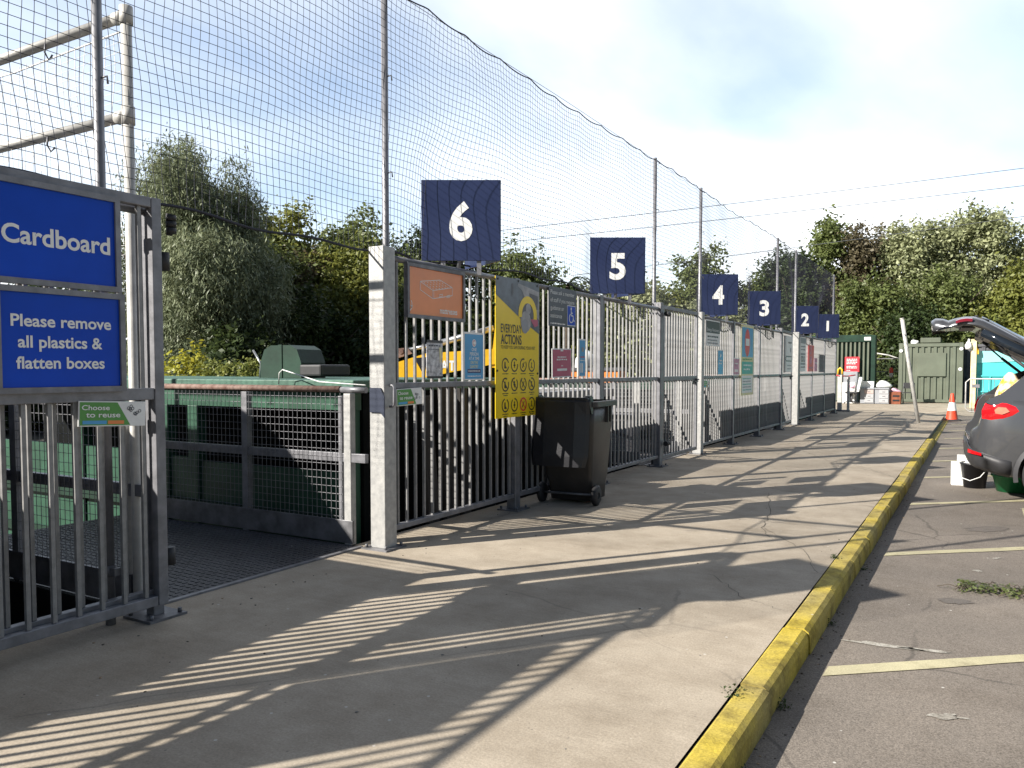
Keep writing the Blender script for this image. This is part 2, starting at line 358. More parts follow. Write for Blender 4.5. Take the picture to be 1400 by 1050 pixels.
# dropper stone and flush kerbs
vs = []
for yy, tz in ((18.335, .006), (19.25, -.105), (28.0, -.112)):
    vs += [(-.885, yy, -.2), (-.75, yy, -.2), (-.75, yy, tz-.02), (-.775, yy, tz), (-.885, yy, tz)]
fs = [(0, 1, 2, 3, 4), (14, 13, 12, 11, 10)]
for r_ in range(2):
    for i in range(5): fs.append((r_*5+i, r_*5+5+i, r_*5+5+(i+1) % 5, r_*5+(i+1) % 5))
b = bmesh.new(); bv = [b.verts.new(p) for p in vs]
for f in fs: b.faces.new([bv[i] for i in f])
bmesh.ops.recalc_face_normals(b, faces=b.faces); mb.bm(b)
tag(mb.build('kerb', 'kerb'), kind='structure')
mb = MB(); mb.box((-.893, -12, -.2), (-.886, 28, -.012)); tag(mb.build('kerb_joint', 'rubber'), kind='structure')
M['oil_stain'] = ground_mat('oil_stain', (.165, .143, .122), (.125, .109, .094), .5, 1.4, 1.5, 150, .7, .4, (.45, .8), .4, 0, .7)
# bay lines
for i, y0 in enumerate((-4.6, -1.65, 1.3, 4.29, 7.28, 10.15, 12.75, 15.1, 17.6, 20.2, 22.8, 25.4)):
    mb = MB(); d = Vector((.77, .638, 0)); n = Vector((-.638, .77, 0)); p = Vector((-.60, y0, -.1255))
    hw = .052; S = 16; vs = []
    for k in range(S+1):
        q = p+d*(4.9*k/S); j1 = rnd.uniform(-.006, .006); j2 = rnd.uniform(-.006, .006)
        vs += [q-n*(hw+j1)-(d*.10 if k == 0 else d*0), q+n*(hw+j2)]
    mb.add(vs, [(2*k, 2*k+2, 2*k+3, 2*k+1) for k in range(S)]); tag(mb.build('bay_line', 'line_paint'), kind='structure')
def decal(name, m, pts, z=-.1262):
    mb = MB(); b = bmesh.new(); f = b.faces.new([b.verts.new((x, y, z)) for x, y in pts]); b.normal_update()
    if f.normal.z < 0: f.normal_flip()
    bmesh.ops.triangulate(b, faces=b.faces); mb.bm(b); return tag(mb.build(name, m), kind='structure')
def blob(cx, cy, rx, ry, rot=0, n=22, j=.35):
    o = []
    for i in range(n):
        t = 2*math.pi*i/n; r = 1+rnd.uniform(-j, j); a = math.cos(t)*rx*r; b_ = math.sin(t)*ry*r
        o.append((cx+a*math.cos(rot)-b_*math.sin(rot), cy+a*math.sin(rot)+b_*math.cos(rot)))
    return o
for cx, cy, rx, ry, ro in ((.9, 3.4, .25, .16, .3), (.1, 8.9, .22, .12, .9), (1.5, 6.0, .3, .2, .1), (-.1, 6.0, .10, .07, .5)): decal('oil_stain', 'oil_stain', blob(cx, cy, rx, ry, ro, 30, .2), -.1266)
decal('bay_edge_line', 'line_paint', [(.44, 8.3), (.55, 8.3), (.55, 10.52), (.44, 10.42)])
for cx, cy, rx, ry, ro in ((-.42, 4.83, .17, .035, .12), (-.22, 4.86, .12, .022, .2), (-.10, 3.96, .06, .03, .6), (-.03, 3.98, .03, .01, .2), (.02, 7.0, .03, .03, 0), (.16, 7.55, .05, .02, 1)):
    decal('paint_scuff', 'worn_white', blob(cx, cy, rx, ry, ro))

def crack(pts, wd):
    mb = MB(); out = []
    P_ = [Vector((x, y, 0)) for x, y in pts]; Q = []
    for a, b in zip(P_, P_[1:]):
        for k in range(9): Q.append(a.lerp(b, k/9)+Vector((rnd.gauss(0, .012), rnd.gauss(0, .012), 0)))
    vs = []
    for a, b in zip(Q, Q[1:]):
        d = (b-a).normalized(); n = Vector((-d.y, d.x, 0))*wd*rnd.uniform(.4, 1.1)
        vs += [(a.x-n.x, a.y-n.y, .0025), (a.x+n.x, a.y+n.y, .0025)]
    mb.add(vs, [(2*i, 2*i+2, 2*i+3, 2*i+1) for i in range(len(vs)//2-1)]); tag(mb.build('pavement_crack', 'crack_dirt'), kind='structure')
M['crack_dirt'] = mat('crack_dirt', (.075, .065, .052), .95)
crack([(-2.05, 9.3), (-1.75, 8.1), (-1.62, 7.2), (-1.45, 6.7)], .0035); crack([(-1.62, 7.2), (-1.1, 6.4), (-.9, 5.6)], .0025); crack([(-1.55, 5.4), (-1.2, 4.9), (-.9, 4.75)], .002)
crack([(-2.6, 14.5), (-2.0, 13.1), (-1.5, 12.6), (-.9, 11.6)], .004); crack([(-3.9, 5.9), (-3.3, 6.6), (-2.6, 6.5)], .0025)
# ------------------------------------------------------------------ fences
def bar_mesh(z0, z1, r=.010):
    return MB().box((-r, -r, z0), (r, r, z1))
def post(parent, y, x=0, s=.1, h=2.3, m='galv', name='post', bp=.24):
    p = MB().box((x-s/2, y-s/2, .012), (x+s/2, y+s/2, h), bev=.006)
    o = p.build(name, m, parent)
    q = MB().box((x-bp/2, y-bp/2, 0), (x+bp/2, y+bp/2, .014))
    for a in (-1, 1):
        for c in (-1, 1): q.tube([(x+a*bp*.38, y+c*bp*.38, .014), (x+a*bp*.38, y+c*bp*.38, .04)], .012, 6)
    q.build('base_plate', 'steel_dark', o)
    return o
POSTY = (0, 2.1, 4.15, 6.25)
def make_fence(S, label, first_tall=True):
    t = thing('railing_fence', label, 'fence', (FX, S, 0), 0, 'railing fences along the platform')
    for i, y in enumerate(POSTY):
        if i == 0: post(t, y+.075, -.015, .145, 2.345, 'galv_post', bp=.25)
        elif i == 3 and S < 0: post(t, y-.05, -.02, .07, 2.28, 'galv')
        elif i == 3: post(t, y, 0, .105, 2.36, 'galv')
        else: post(t, y, -.01, .10, 2.30, 'galv')
    segs = [(.165, 2.045), (2.155, 4.095), (4.205, 6.19)]
    bar0 = None
    for y0, y1 in segs:
        MB().tube([(.01, y0-.0, 2.27), (.01, y1, 2.27)], .024, 10).build('top_rail', 'galv', t)
        MB().box((-.012, y0, 1.25), (.026, y1, 1.296), bev=.004).build('mid_rail', 'galv', t)
        MB().box((-.02, y0, .125), (.032, y1, .168), bev=.004).build('bottom_rail', 'galv', t)
        n = round((y1-y0)/.121)
        for k in range(n):
            y = y0+(y1-y0)*(k+.5)/n
            if bar0 is None: bar0 = bar_mesh(.169, 2.25).build('bar', 'galv_bar', t, (.007, y, 0))
            else: inst(bar0, t, (.007, y, 0))
    return t
S0 = 4.83; PER = 8.15
fen = [make_fence(S0-PER, 'galvanised railing fence at the left edge, behind the blue cardboard signs'),
       make_fence(S0, 'galvanised railing fence carrying the orange mattress sign and the yellow poster'),
       make_fence(S0+PER, 'galvanised railing fence below the number signs 4 and 3'),
       make_fence(S0+2*PER, 'farthest galvanised railing fence, below the number signs 2 and 1')]
def make_gate(loc, rz, ln, label, state):
    t = thing('gate_leaf', label, 'gate', loc, rz, 'railing gates in the fence openings')
    for y in (.03, ln-.03): MB().box((-.028, y-.03, .09), (.028, y+.03, 2.335), bev=.004).build('frame_stile', 'galv', t)
    MB().box((-.026, .061, 2.28), (.026, ln-.061, 2.334), bev=.004).build('top_rail', 'galv', t)
    MB().box((-.022, .061, 1.235), (.026, ln-.061, 1.30), bev=.004).build('mid_rail', 'galv', t)
    MB().box((-.022, .061, .09), (.026, ln-.061, .145), bev=.004).build('bottom_rail', 'galv', t)
    n = round((ln-.12)/.125); b0 = None
    for k in range(n):
        y = .06+(ln-.12)*(k+.5)/n
        if b0 is None: b0 = bar_mesh(.146, 2.28, .0105).build('bar', 'galv_bar', t, (0, y, 0))
        else: inst(b0, t, (0, y, 0))
    for z in (.35, 2.0):
        h = MB().tube([(.0, -.03, z-.05), (.0, -.03, z+.05)], .032, 10); h.box((-.02, -.04, z-.03), (.02, .012, z+.03)); h.build('hinge', 'rubber', t)
    lk = MB().box((-.04, ln-.20, 1.20), (.045, ln-.02, 1.222)).tube([(.06, ln-.16, 1.24), (.06, ln-.05, 1.24)], .012, 8).box((.02, ln-.13, 1.22), (.06, ln-.10, 1.255))
    lk.build('latch', 'steel_dark', t)
    return t
make_gate((FX+.066, 2.885, 0), math.pi, 2.02, 'nearest gate leaf, folded open and carrying the blue cardboard signs', 0)
make_gate((FX, S0+6.25+.09, 0), 0, 1.70, 'closed gate leaf between the fences under number signs 5 and 4', 1)
make_gate((FX, S0+PER+6.25+.09, 0), R(3), 1.60, 'gate leaf standing slightly ajar under number sign 3', 2)
# bolts and door stops on the posts
for i, (y, z) in enumerate(((2.79, 2.27), (11.16, 2.20), (11.18, .33))):
    mb = MB()
    for k in range(3): mb.tube([(0, -.05+k*.045, 0), (0, -.012+k*.045, 0)], .035, 12)
    mb.box((-.03, -.06, -.02), (-.012, .09, .02))
    o = mb.build('rubber_stop', 'rubber'); o.location = (FX+.10, y, z)
    if i == 0: o.rotation_euler = (R(90), 0, 0); o.scale = (.8, .8, .8); o.location = (FX+.07, 2.965, 2.20)
    tag(o, ['black rubber door stop at the top corner beside the cardboard sign', 'black rubber door stop high on the dark gate post right of number sign 5', 'black rubber door stop low on the dark gate post right of the wheelie bin'][i], 'door stop', 'rubber door stops')
# latch keep on the first post
lk = thing('latch_keep', 'dark angled latch plate with bent handle on the pale post', 'latch', (FX, S0, 0))
mb = MB().prism([(-.075, 1.26), (.03, 1.26), (.068, 1.19), (.068, 1.03), (.03, 1.07), (-.075, 1.07)], -.012, -.002); mb.build('plate', 'slate', lk)
MB().tube([(.07, .05, 1.28), (.10, .05, 1.28), (.115, .05, 1.265), (.115, .05, 1.13), (.10, .05, 1.115), (.07, .05, 1.115)], .010, 8).build('handle', 'galv', lk)

# net poles
def pole(y, label):
    t = thing('net_pole', label, 'pole', (FX-.10, y, 0), 0, 'tall poles holding up the net')
    MB().tube([(0, 0, 0), (0, 0, 4.44)], .027, 12).build('tube', 'galv', t)
    for z in (.3, 1.2, 2.2): MB().tube([(0, 0, z-.03), (0, 0, z+.03)], .036, 12).box((.02, -.02, z-.02), (.075, .02, z+.02)).build('clamp', 'steel_dark', t)
    for z in (2.95, 3.7, 4.38): MB().tube([(.02, 0, z), (.05, .02, z+.01), (.055, .02, z-.03)], .006, 6).build('hook', 'steel_dark', t)
for y, lab in ((2.66, 'net pole above the blue cardboard sign, nearest the camera'), (5.06, 'net pole rising behind the pale post left of number sign 6'),
               (11.15, 'net pole just right of number sign 5'), (13.35, 'net pole at the left edge of number sign 4'),
               (19.3, 'net pole rising above number sign 3'), (21.45, 'net pole at the left edge of number sign 2'), (27.6, 'farthest net pole, rising above number sign 1'),
               (-3.1, 'net pole of the left fence, outside the photo')):
    if y > 0: pole(y, lab)

# scaffold frame (square to the fence)
sc = thing('scaffold_frame', 'tall pale scaffold tube frame with netting standing square to the fence at upper left', 'scaffold', (-4.24, 2.93, 0))
MB().tube([(0, 0, -2.3), (0, 0, 3.44)], .030, 14).build('upright', 'galv_pale', sc)
MB().tube([(-4.4, 0, -2.3), (-4.4, 0, 3.44)], .030, 14).build('upright', 'galv_pale', sc)
MB().tube([(0, 0, 3.41), (-4.4, 0, 3.41)], .030, 14).build('crossbar', 'galv_pale', sc)
MB().tube([(0, 0, 2.85), (-4.4, 0, 2.85)], .030, 14).build('crossbar', 'galv_pale', sc)
for z in (3.41, 2.85):
    MB().tube([(0, 0, z-.05), (0, 0, z+.05)], .037, 14).tube([(-.02, 0, z), (-.10, 0, z)], .035, 14).build('clamp_fitting', 'galv_pale', sc)
    for x in (-.75, -1.5, -2.3, -3.1): MB().tube([(x, -.03, z-.02), (x, -.035, z-.07), (x-.02, -.0, z-.10), (x+.02, 0, z-.08)], .006, 6).build('hook', 'steel_dark', sc)
mb = MB()
for k in range(54):
    x = -.07-k*.08; pts = []
    for j in range(7):
        z = 3.33-j*.2; pts.append((x+.03*math.sin(k*.7+j), .01*math.sin(j*1.3+k), z))
    mb.tube(pts, .0022, 3, caps=False)
for k in range(24):
    z = 3.33-k*.055
    mb.tube([(-.06-1.1*j, 0, z-.03*math.sin(j*1.6)) for j in range(5)], .0016 if k else .006, 3, caps=False)
mb.build('netting', 'net_white', sc)

# ------------------------------------------------------------------ number signs
def digit_one(mb, y): mb.rect(-.038, -.155, .038, .155, y, 1)
SIGN_Y = [(7, S0-PER+4.67), (6, 5.98), (5, 9.55), (4, 14.1), (3, 17.6), (2, 22.25), (1, 25.9)]
for i, (num, y) in enumerate(SIGN_Y):
    x = FX
    lab = ('navy number sign outside the photo to the left' if num == 7 else
           'square navy sign with a white %d standing on top of the railing fence' % num)
    t = thing('number_sign', lab, 'sign', (x, y, 2.72), R(30.2), 'navy number signs along the fence')
    b = MB().box((-.35, 0, -.355), (.35, .012, .355), bev=.003)
    b.build('front_board', 'navy', t)
    tx = MB()
    if num == 1: digit_one(tx, -.002)
    else: text(tx, str(num), 0, 0.0, .325, -.002, 0, .205, .035)
    for q in range(len(tx.m)): tx.m[q] = 0
    tx.build('numeral', 'white', t)
    # rear board of the chevron, mirrored about the fence's square
    a = R(180-2*30.2)
    bm_ = MB(); ca, sa = math.cos(R(119.6)), math.sin(R(119.6))
    mtx = Matrix.Translation((.352, .014, 0)) @ Matrix.Rotation(R(119.6), 4, 'Z')
    bm_.box((0.004, -.006, -.355), (.70, .006, .355), mtx=mtx); bm_.build('rear_board', 'navy', t)
    br = MB()
    for xx in (-.16, .16): br.box((xx-.02, .014, -.48), (xx+.02, .03, -.30)); 
    br.tube([(-.02, .03, -.50), (-.02, .03, .2)], .018, 8); br.build('bracket', 'galv', t)

# ------------------------------------------------------------------ safety net
def build_net():
    c = .0575; y0, y1 = 0.4, 27.8; zb, zt = 2.36, 4.42
    NY = int((y1-y0)/c); NZ = int(round((zt-zb)/c))
    Y = y0+np.arange(NY+1)*c; Zr = zb+(zt-zb)*np.arange(NZ+1)/NZ
    YY, ZZ = np.meshgrid(Y, Zr, indexing='ij'); XX = np.full_like(YY, FX-.10)
    rs = np.random.RandomState(3)
    u = (ZZ-zb)/(zt-zb)
    for num, ys in SIGN_Y:
        g = np.exp(-((YY-ys)/.62)**2)*np.exp(-(np.maximum(0, ZZ-3.07)/.38)**2)
        XX -= .20*g
        k = np.exp(-((YY-(ys-.25))**2+(ZZ-3.35)**2)/.16)
        k *= .6*(num == 6); ZZ += .13*k*np.sign(3.6-ZZ)*np.clip(abs(3.6-ZZ)*2, 0, 1); YY -= .12*k*(YY-(ys-.2))/.4
    for k in range(1, 7):
        XX += .035/k*np.sin(YY*k*.9+rs.rand()*6)*np.sin(ZZ*k*.8+rs.rand()*6)
        ZZ += (.030/k*np.sin(YY*k*.75+rs.rand()*6))*(1-.3*u)*np.sin(np.pi*np.clip(u, .08, .95))
        YY += .022/k*np.sin(ZZ*k*1.7+YY*.8*k+rs.rand()*6)
    ZZ -= .05*(1-u)*0
    ZZ += (u**6)*(-.03*abs(np.sin(YY*np.pi/.62)))          # scallops between the lacings
    ZZ += ((1-u)**6)*(.03*np.sin(YY*1.1)+.014*np.sin(YY*6.3))
    P = np.stack([XX, YY, ZZ], -1)
    t = thing('safety_net', 'dark square-mesh netting strung along the poles above the fence', 'net', (0, 0, 0))
    def strands(axis, r, name):
        A = P if axis == 1 else P.transpose(1, 0, 2)       # rows = strands along index 1
        n, m = A.shape[:2]
        tv = np.gradient(A, axis=1); tv /= np.linalg.norm(tv, axis=2, keepdims=True)
        ex = np.array([1., 0, 0]); s1 = np.cross(tv, ex); s1 /= np.linalg.norm(s1, axis=2, keepdims=True); s2 = np.cross(tv, s1)
        V = np.stack([A+(s1*math.cos(a)+s2*math.sin(a))*r for a in (0, 2.094, 4.189)], 2).reshape(-1, 3)
        base = (np.arange(n)[:, None]*m+np.arange(m-1)[None, :]).reshape(-1)
        F = []
        for k in range(3):
            k2 = (k+1) % 3
            F.append(np.stack([base*3+k, base*3+k2, (base+1)*3+k2, (base+1)*3+k], 1))
        F = np.concatenate(F)
        me = bpy.data.meshes.new(name); me.vertices.add(len(V)); me.vertices.foreach_set('co', V.ravel())
        me.loops.add(F.size); me.loops.foreach_set('vertex_index', F.ravel().astype(np.int32))
        me.polygons.add(len(F)); me.polygons.foreach_set('loop_start', (np.arange(len(F))*4).astype(np.int32))
        me.update(calc_edges=True); me.materials.append(M['net'])
        o = bpy.data.objects.new(name, me); COL.objects.link(o); o.parent = t
    strands(0, .0020, 'long_strands'); strands(1, .0020, 'cross_strands')
    MB().tube([tuple(p) for p in P[:, -1]], .006, 5, caps=False).build('top_rope', 'net', t)
    MB().tube([tuple(p) for p in P[:, 0]], .0095, 5, caps=False).build('bottom_rope', 'net', t)
    w_ = MB(); w_.tube([(FX-.10, y, 4.425-.02*abs(math.sin(y*.385))) for y in np.arange(.4, 27.8, .5)], .0028, 4); w_.build('support_wire', 'rod', t)
build_net()

# ------------------------------------------------------------------ signs on the fence
def sign(name, label, y0, y1, z0, z1, board, x=FX+.045, tilt=0, frame=None, thick=.006, group=None, cat='sign', rz=R(90)):
    w_, h_ = y1-y0, z1-z0
    t = thing(name, label, cat, (x, (y0+y1)/2, (z0+z1)/2), rz, group); t.rotation_euler = (0, tilt, rz)
    MB().box((-w_/2, 0, -h_/2), (w_/2, thick, h_/2), bev=.0015).build('board', board, t)
    if frame:
        f = MB(); b = .028
        f.box((-w_/2-b, -.012, h_/2), (w_/2+b, .02, h_/2+b)); f.box((-w_/2-b, -.012, -h_/2-b), (w_/2+b, .02, -h_/2))
        f.box((-w_/2-b, -.012, -h_/2+.0005), (-w_/2, .02, h_/2-.0005)); f.box((w_/2, -.012, -h_/2+.0005), (w_/2+b, .02, h_/2-.0005))
        f.build('frame', frame, t)
    return t, w_, h_
GX = FX+.066+.036
# big blue signs on the open gate leaf
t, w_, h_ = sign('information_sign', 'blue sign reading Cardboard in white on the open gate', 1.93, 2.60, 1.83, 2.265, 'blue', GX, frame='galv')
mb = MB(); text(mb, 'Cardboard', .040, -.01, .090, -.002, 0, .535, .022); mb.build('lettering', 'white', t)
t, w_, h_ = sign('information_sign', 'blue sign reading Please remove all plastics and flatten boxes, on the open gate', 2.02, 2.615, 1.315, 1.765, 'blue', GX, frame='galv')
mb = MB()
text(mb, 'Please remove', 0, .095, .058, -.002, 0, .50, .022); text(mb, 'all plastics &', -.01, -.005, .058, -.002, 0, .42, .022); text(mb, 'flatten boxes', -.01, -.105, .058, -.002, 0, .44, .022)
mb.build('lettering', 'white', t)
for lab, y0_, y1_, z0_, z1_, xx in (('plain blue sign partly cut off at the left edge, beside the lower lettered sign', 1.42, 1.955, 1.315, 1.765, GX), ('blue sign outside the photo, left of the cardboard sign', 1.42, 1.865, 1.83, 2.265, GX),
        ('large blue sign outside the photo on the left fence', -.40, .68, 1.35, 2.06, FX+.045)):
    sign('information_sign', lab, y0_, y1_, z0_, z1_, 'blue', xx, frame='galv')
def tag_sign(label, y0, y1, z0, z1, x, l1, l2, tilt):
    t, w_, h_ = sign('reuse_tag', label, y0, y1, z0, z1, 'paper', x, tilt=tilt, group='green reuse tags hung on the mid rail')
    mb = MB()
    mb.flat([(-w_/2+.006, h_/2-.006), (w_*.06, h_/2-.006), (w_*.26, -h_/2+.006), (-w_/2+.006, -h_/2+.006)], -.0015, 0)
    mb.rect(-w_/2+.02, -h_/2+.012, -w_*.1, -h_/2+.03, -.003, 2); mb.rect(-w_*.08, -h_/2+.012, w_*.16, -h_/2+.03, -.003, 3)
    for k in range(9): mb.ring(w_*.30+rnd.uniform(-.03, .04), .01+rnd.uniform(-.03, .03), .006, .009, -.0015, mi=4, n=10)
    mb.build('printed_panel', ['green_sign', 'white', 'sky_blue', 'orange_sign', 'slate'], t)
    mb = MB(); text(mb, l1, -w_*.46, h_*.25, .026, -.004, 0, w_*.40, .015, 'l'); text(mb, l2, -w_*.40, -.004, .028, -.004, 0, w_*.50, .015, 'l'); mb.build('lettering', 'white', t)
tag_sign('small green tag reading Choose to reuse below the blue signs', 2.385, 2.76, 1.105, 1.235, GX-.004, 'Choose', 'to reuse', R(2.5))
tag_sign('small green and white tag hanging under the rail below the orange mattress sign', 5.0, 5.33, 1.115, 1.25, FX+.045, 'Choose', 'to reuse', R(-1.5))
# orange mattress sign
t, w_, h_ = sign('mattress_sign', 'orange sign with a white drawn mattress and the word mattresses', 5.15, 5.92, 1.845, 2.225, 'orange_sign', frame='steel_dark', x=FX+.055)
mb = MB()
def line(mb, pts, wd, y, mi=0):
    for (a, b), (c, d) in zip(pts, pts[1:]):
        dx, dz = c-a, d-b; l = math.hypot(dx, dz) or 1; nx, nz = -dz/l*wd/2, dx/l*wd/2
        mb.flat([(a+nx, b+nz), (a-nx, b-nz), (c-nx, d-nz), (c+nx, d+nz)], y, mi)
A = [(-.235, .082), (.045, .118), (.225, .070), (-.06, .022)]
def dn(p, k=.068): return (p[0], p[1]-k)
line(mb, A+[A[0]], .005, -.002); line(mb, [A[0], dn(A[0]), dn(A[3]), dn(A[2]), A[2]], .005, -.002); line(mb, [A[3], dn(A[3])], .005, -.002); line(mb, [(-.045, .02), (-.045, -.045)], .003, -.002)
for i in range(6):
    for j in range(4):
        u, v = (i+.7)/6.4, (j+.7)/4.4
        px = A[0][0]+(A[1][0]-A[0][0])*u+(A[3][0]-A[0][0])*v; pz = A[0][1]+(A[1][1]-A[0][1])*u+(A[3][1]-A[0][1])*v
        line(mb, [(px-.008, pz+.003), (px+.008, pz-.003)], .005, -.002)
for px in (.03, .14): line(mb, [(px, -.008), (px+.05, .004), (px+.05, -.012), (px, -.024), (px, -.008)], .004, -.002)
mb.ring(-.40, -.115, .05, .058, -.002, 300, 400); mb.flat([(-.365, -.118), (-.335, -.118), (-.348, -.15)], -.002)
mb.build('mattress_drawing', 'white', t)
mb = MB(); text(mb, 'mattresses', .17, -.135, .052, -.002, 0, .26, .015); mb.build('lettering', 'white', t)
# yellow poster
t, w_, h_ = sign('safety_poster', 'tall yellow poster reading Everyday actions with rows of round black icons', 6.47, 7.33, .935, 2.285, 'yellow_sign', x=FX+.06)
mb = MB()
mb.flat([(-w_/2, h_/2), (w_/2, h_/2), (w_/2, .155), (.10, .27), (-w_/2, .50)], -.0015, 0)
mb.flat([(.02, h_/2-.04), (w_/2, h_/2-.09), (w_/2, .30), (.20, .42)], -.0025, 1)
mb.flat([(.22, .56), (.40, .54), (.40, .40), (.24, .42)], -.003, 2); mb.flat([(-.14, .62), (-.10, .63), (-.10, .54), (-.13, .50)], -.003, 2); mb.flat([(.0, .64), (.10, .60), (.07, .575), (-.02, .61)], -.003, 3)
mb.ring(.19, .335, .12, .19, -.004, -20, 190, mi=4, n=28); mb.disc(.15, .27, .105, -.0035, 1, ex=1.0); mb.disc(.19, .36, .11, -.003, 2)
mb.disc(.13, .22, .07, -.0045, 3); mb.disc(.20, .40, .055, -.0045, 1); mb.flat([(.24, .30), (.33, .22), (.40, .24), (.40, .30)], -.0045, 5)
mb.build('photo_panel', ['slate_photo', 'grey_photo', 'machine_grey', 'grey_laminate', 'yellow_sign', 'pink_sign'], t)
mb = MB()
text(mb, 'EVERYDAY', -.335, .190, .085, -.002, 0, .40, .012, 'l'); text(mb, 'ACTIONS', -.335, .085, .095, -.002, 0, .40, .02, 'l'); text(mb, 'TO KEEP YOU SAFE DURING YOUR VISIT', -.335, .008, .034, -.002, 0, .68, 0, 'l')
mb.build('lettering', 'black_print', t)
mb = MB()
for rI, zc in enumerate((-.165, -.355, -.555)):
    for cI, xc in enumerate((-.25, -.075, .10, .275)):
        mb.ring(xc, zc, .054, .068, -.002, 20+cI*25+rI*40, 345+cI*25+rI*40, n=24)
        k = (rI*4+cI)
        if k % 4 == 0: mb.flat([(xc-.018, zc+.03), (xc+.002, zc+.03), (xc+.006, zc-.012), (xc+.024, zc-.022), (xc+.024, zc-.034), (xc-.02, zc-.034)], -.002)
        elif k % 4 == 1: mb.rect(xc-.007, zc-.03, xc+.007, zc+.018, -.002); mb.disc(xc, zc+.024, .011, -.002, n=10); mb.rect(xc-.02, zc-.008, xc+.02, zc+.004, -.002)
        elif k % 4 == 2: line(mb, [(xc-.02, zc-.03), (xc+.02, zc+.03)], .012, -.002); line(mb, [(xc-.016, zc+.016), (xc+.02, zc-.018)], .01, -.0022)
        else: mb.disc(xc-.002, zc+.02, .010, -.002, n=10); line(mb, [(xc, zc+.012), (xc-.004, zc-.012), (xc+.016, zc-.03)], .011, -.0022); line(mb, [(xc-.02, zc-.03), (xc-.004, zc-.01)], .009, -.0024)
        if rI == 1: line(mb, [(xc-.044, zc+.044), (xc+.044, zc-.044)], .010, -.0026)
        scribble(mb, xc-.055, xc+.055, zc-.085, .011, -.002)
        if k in (3, 4, 7, 8, 10, 11): scribble(mb, xc-.035, xc+.04, zc-.105, .011, -.002)
mb.build('icons', 'black_print', t)
mb = MB(); mb.ring(.10, -.555, .054, .069, -.0035, 0, 360, n=24); line(mb, [(.06, -.515), (.145, -.60)], .010, -.0035); mb.build('red_icon', 'red_sign', t)
mb = MB()
for xx, z in ((-.39, .645), (0, .66), (.39, .645), (-.40, -.22), (.40, -.25)): mb.tube([(xx, -.006, z), (xx, .0, z)], .011, 8)
mb.build('bolts', 'rubber', t)
# staff assistance sign
t, w_, h_ = sign('assistance_sign', 'dark sign asking visitors to ask staff for assistance, with a wheelchair symbol', 7.56, 8.23, 1.865, 2.285, 'slate', x=FX+.055)
mb = MB()
for k, (s, wd) in enumerate((('Please ask a member', .58), ('of staff if you require', .58), ('guidance or', .32), ('assistance', .27))): text(mb, s, -.30, .155-k*.083, .047, -.002, 0, wd, 0, 'l')
scribble(mb, -.30, .05, -.18, .016, -.002); mb.build('lettering', 'paper', t)
mb = MB(); mb.rect(.10, -.19, .31, .035, -.0015, 1); mb.rect(.108, -.182, .302, .027, -.003, 0)
mb.disc(.195, .0, .016, -.0045, 1, n=12); line(mb, [(.195, -.015), (.197, -.075), (.245, -.078), (.262, -.135), (.28, -.13)], .014, -.0045, 1); line(mb, [(.196, -.045), (.235, -.047)], .011, -.0047, 1); mb.ring(.197, -.105, .042, .054, -.0045, 110, 370, mi=1, n=20)
mb.build('wheelchair_symbol', ['blue', 'white'], t)
# small notices
t, w_, h_ = sign('gantry_notice', 'light blue gantry notice just left of the yellow poster', 5.95, 6.275, 1.305, 1.735, 'paper', x=FX+.05, cat='notice')
mb = MB(); mb.rect(-w_/2+.012, -h_/2+.012, w_/2-.012, h_/2-.018, -.001, 0); mb.disc(0, .12, .034, -.002, 1); mb.ring(0, .12, .018, .024, -.003, 40, 330, mi=2); mb.rect(-.11, -.15, .11, -.115, -.002, 3); scribble(mb, -.10, .10, -.132, .010, -.003, 4); scribble(mb, -.11, .11, -.178, .010, -.002, 4)
mb.build('printed_panel', ['sky_blue', 'paper', 'pink_sign', 'navy_print', 'paper'], t)
mb = MB(); text(mb, 'ONE', 0, .062, .03, -.002, 0, .08, .012); text(mb, 'PERSON', 0, .022, .03, -.002, 0, .14, .012); text(mb, 'AT A TIME', 0, -.018, .03, -.002, 0, .17, .012); text(mb, 'ON THE', 0, -.055, .028, -.002, 1, .12, .012); text(mb, 'GANTRY', 0, -.092, .028, -.002, 1, .14, .012); mb.build('lettering', ['white', 'cream'], t)
t, w_, h_ = sign('paper_notice', 'crumpled plastic pocket with grey print under the orange mattress sign', 5.40, 5.63, 1.345, 1.625, 'film', x=FX+.045, cat='notice')
mb = MB(); mb.rect(-w_/2, h_/2-.001, w_/2, h_/2+.022, -.002, 0); mb.rect(-w_/2, -h_/2-.02, w_/2, -h_/2, -.002, 0); scribble(mb, -.09, .09, .115, .014, -.002, 1); scribble(mb, -.09, .07, .085, .008, -.002, 1); mb.flat([(.06, .1), (.10, .105), (.09, -.03), (.07, -.02)], -.0022, 2)
mb.build('printed_panel', ['black_print', 'slate', 'cream'], t)
t, w_, h_ = sign('raspberry_notice', 'raspberry pink notice in a pale frame behind the wheelie bin', 7.66, 8.13, 1.315, 1.63, 'paper', x=FX+.045, cat='notice', tilt=R(-1))
mb = MB(); mb.rect(-w_/2+.014, -h_/2+.012, w_/2-.014, h_/2-.012, -.001, 0); mb.rect(-.035, h_/2-.03, .03, h_/2-.008, -.002, 1); scribble(mb, -.11, .10, .065, .018, -.002, 1); scribble(mb, -.13, .12, .038, .018, -.002, 1); scribble(mb, -.02, .02, -.03, .014, -.002, 1); mb.rect(-.12, -.085, .12, -.06, -.002, 1); mb.build('printed_panel', ['pink_sign', 'paper'], t)
t, w_, h_ = sign('narrow_notice', 'narrow light blue notice left of the post under number sign 5', 8.27, 8.47, 1.32, 1.75, 'paper', x=FX+.06, cat='notice')
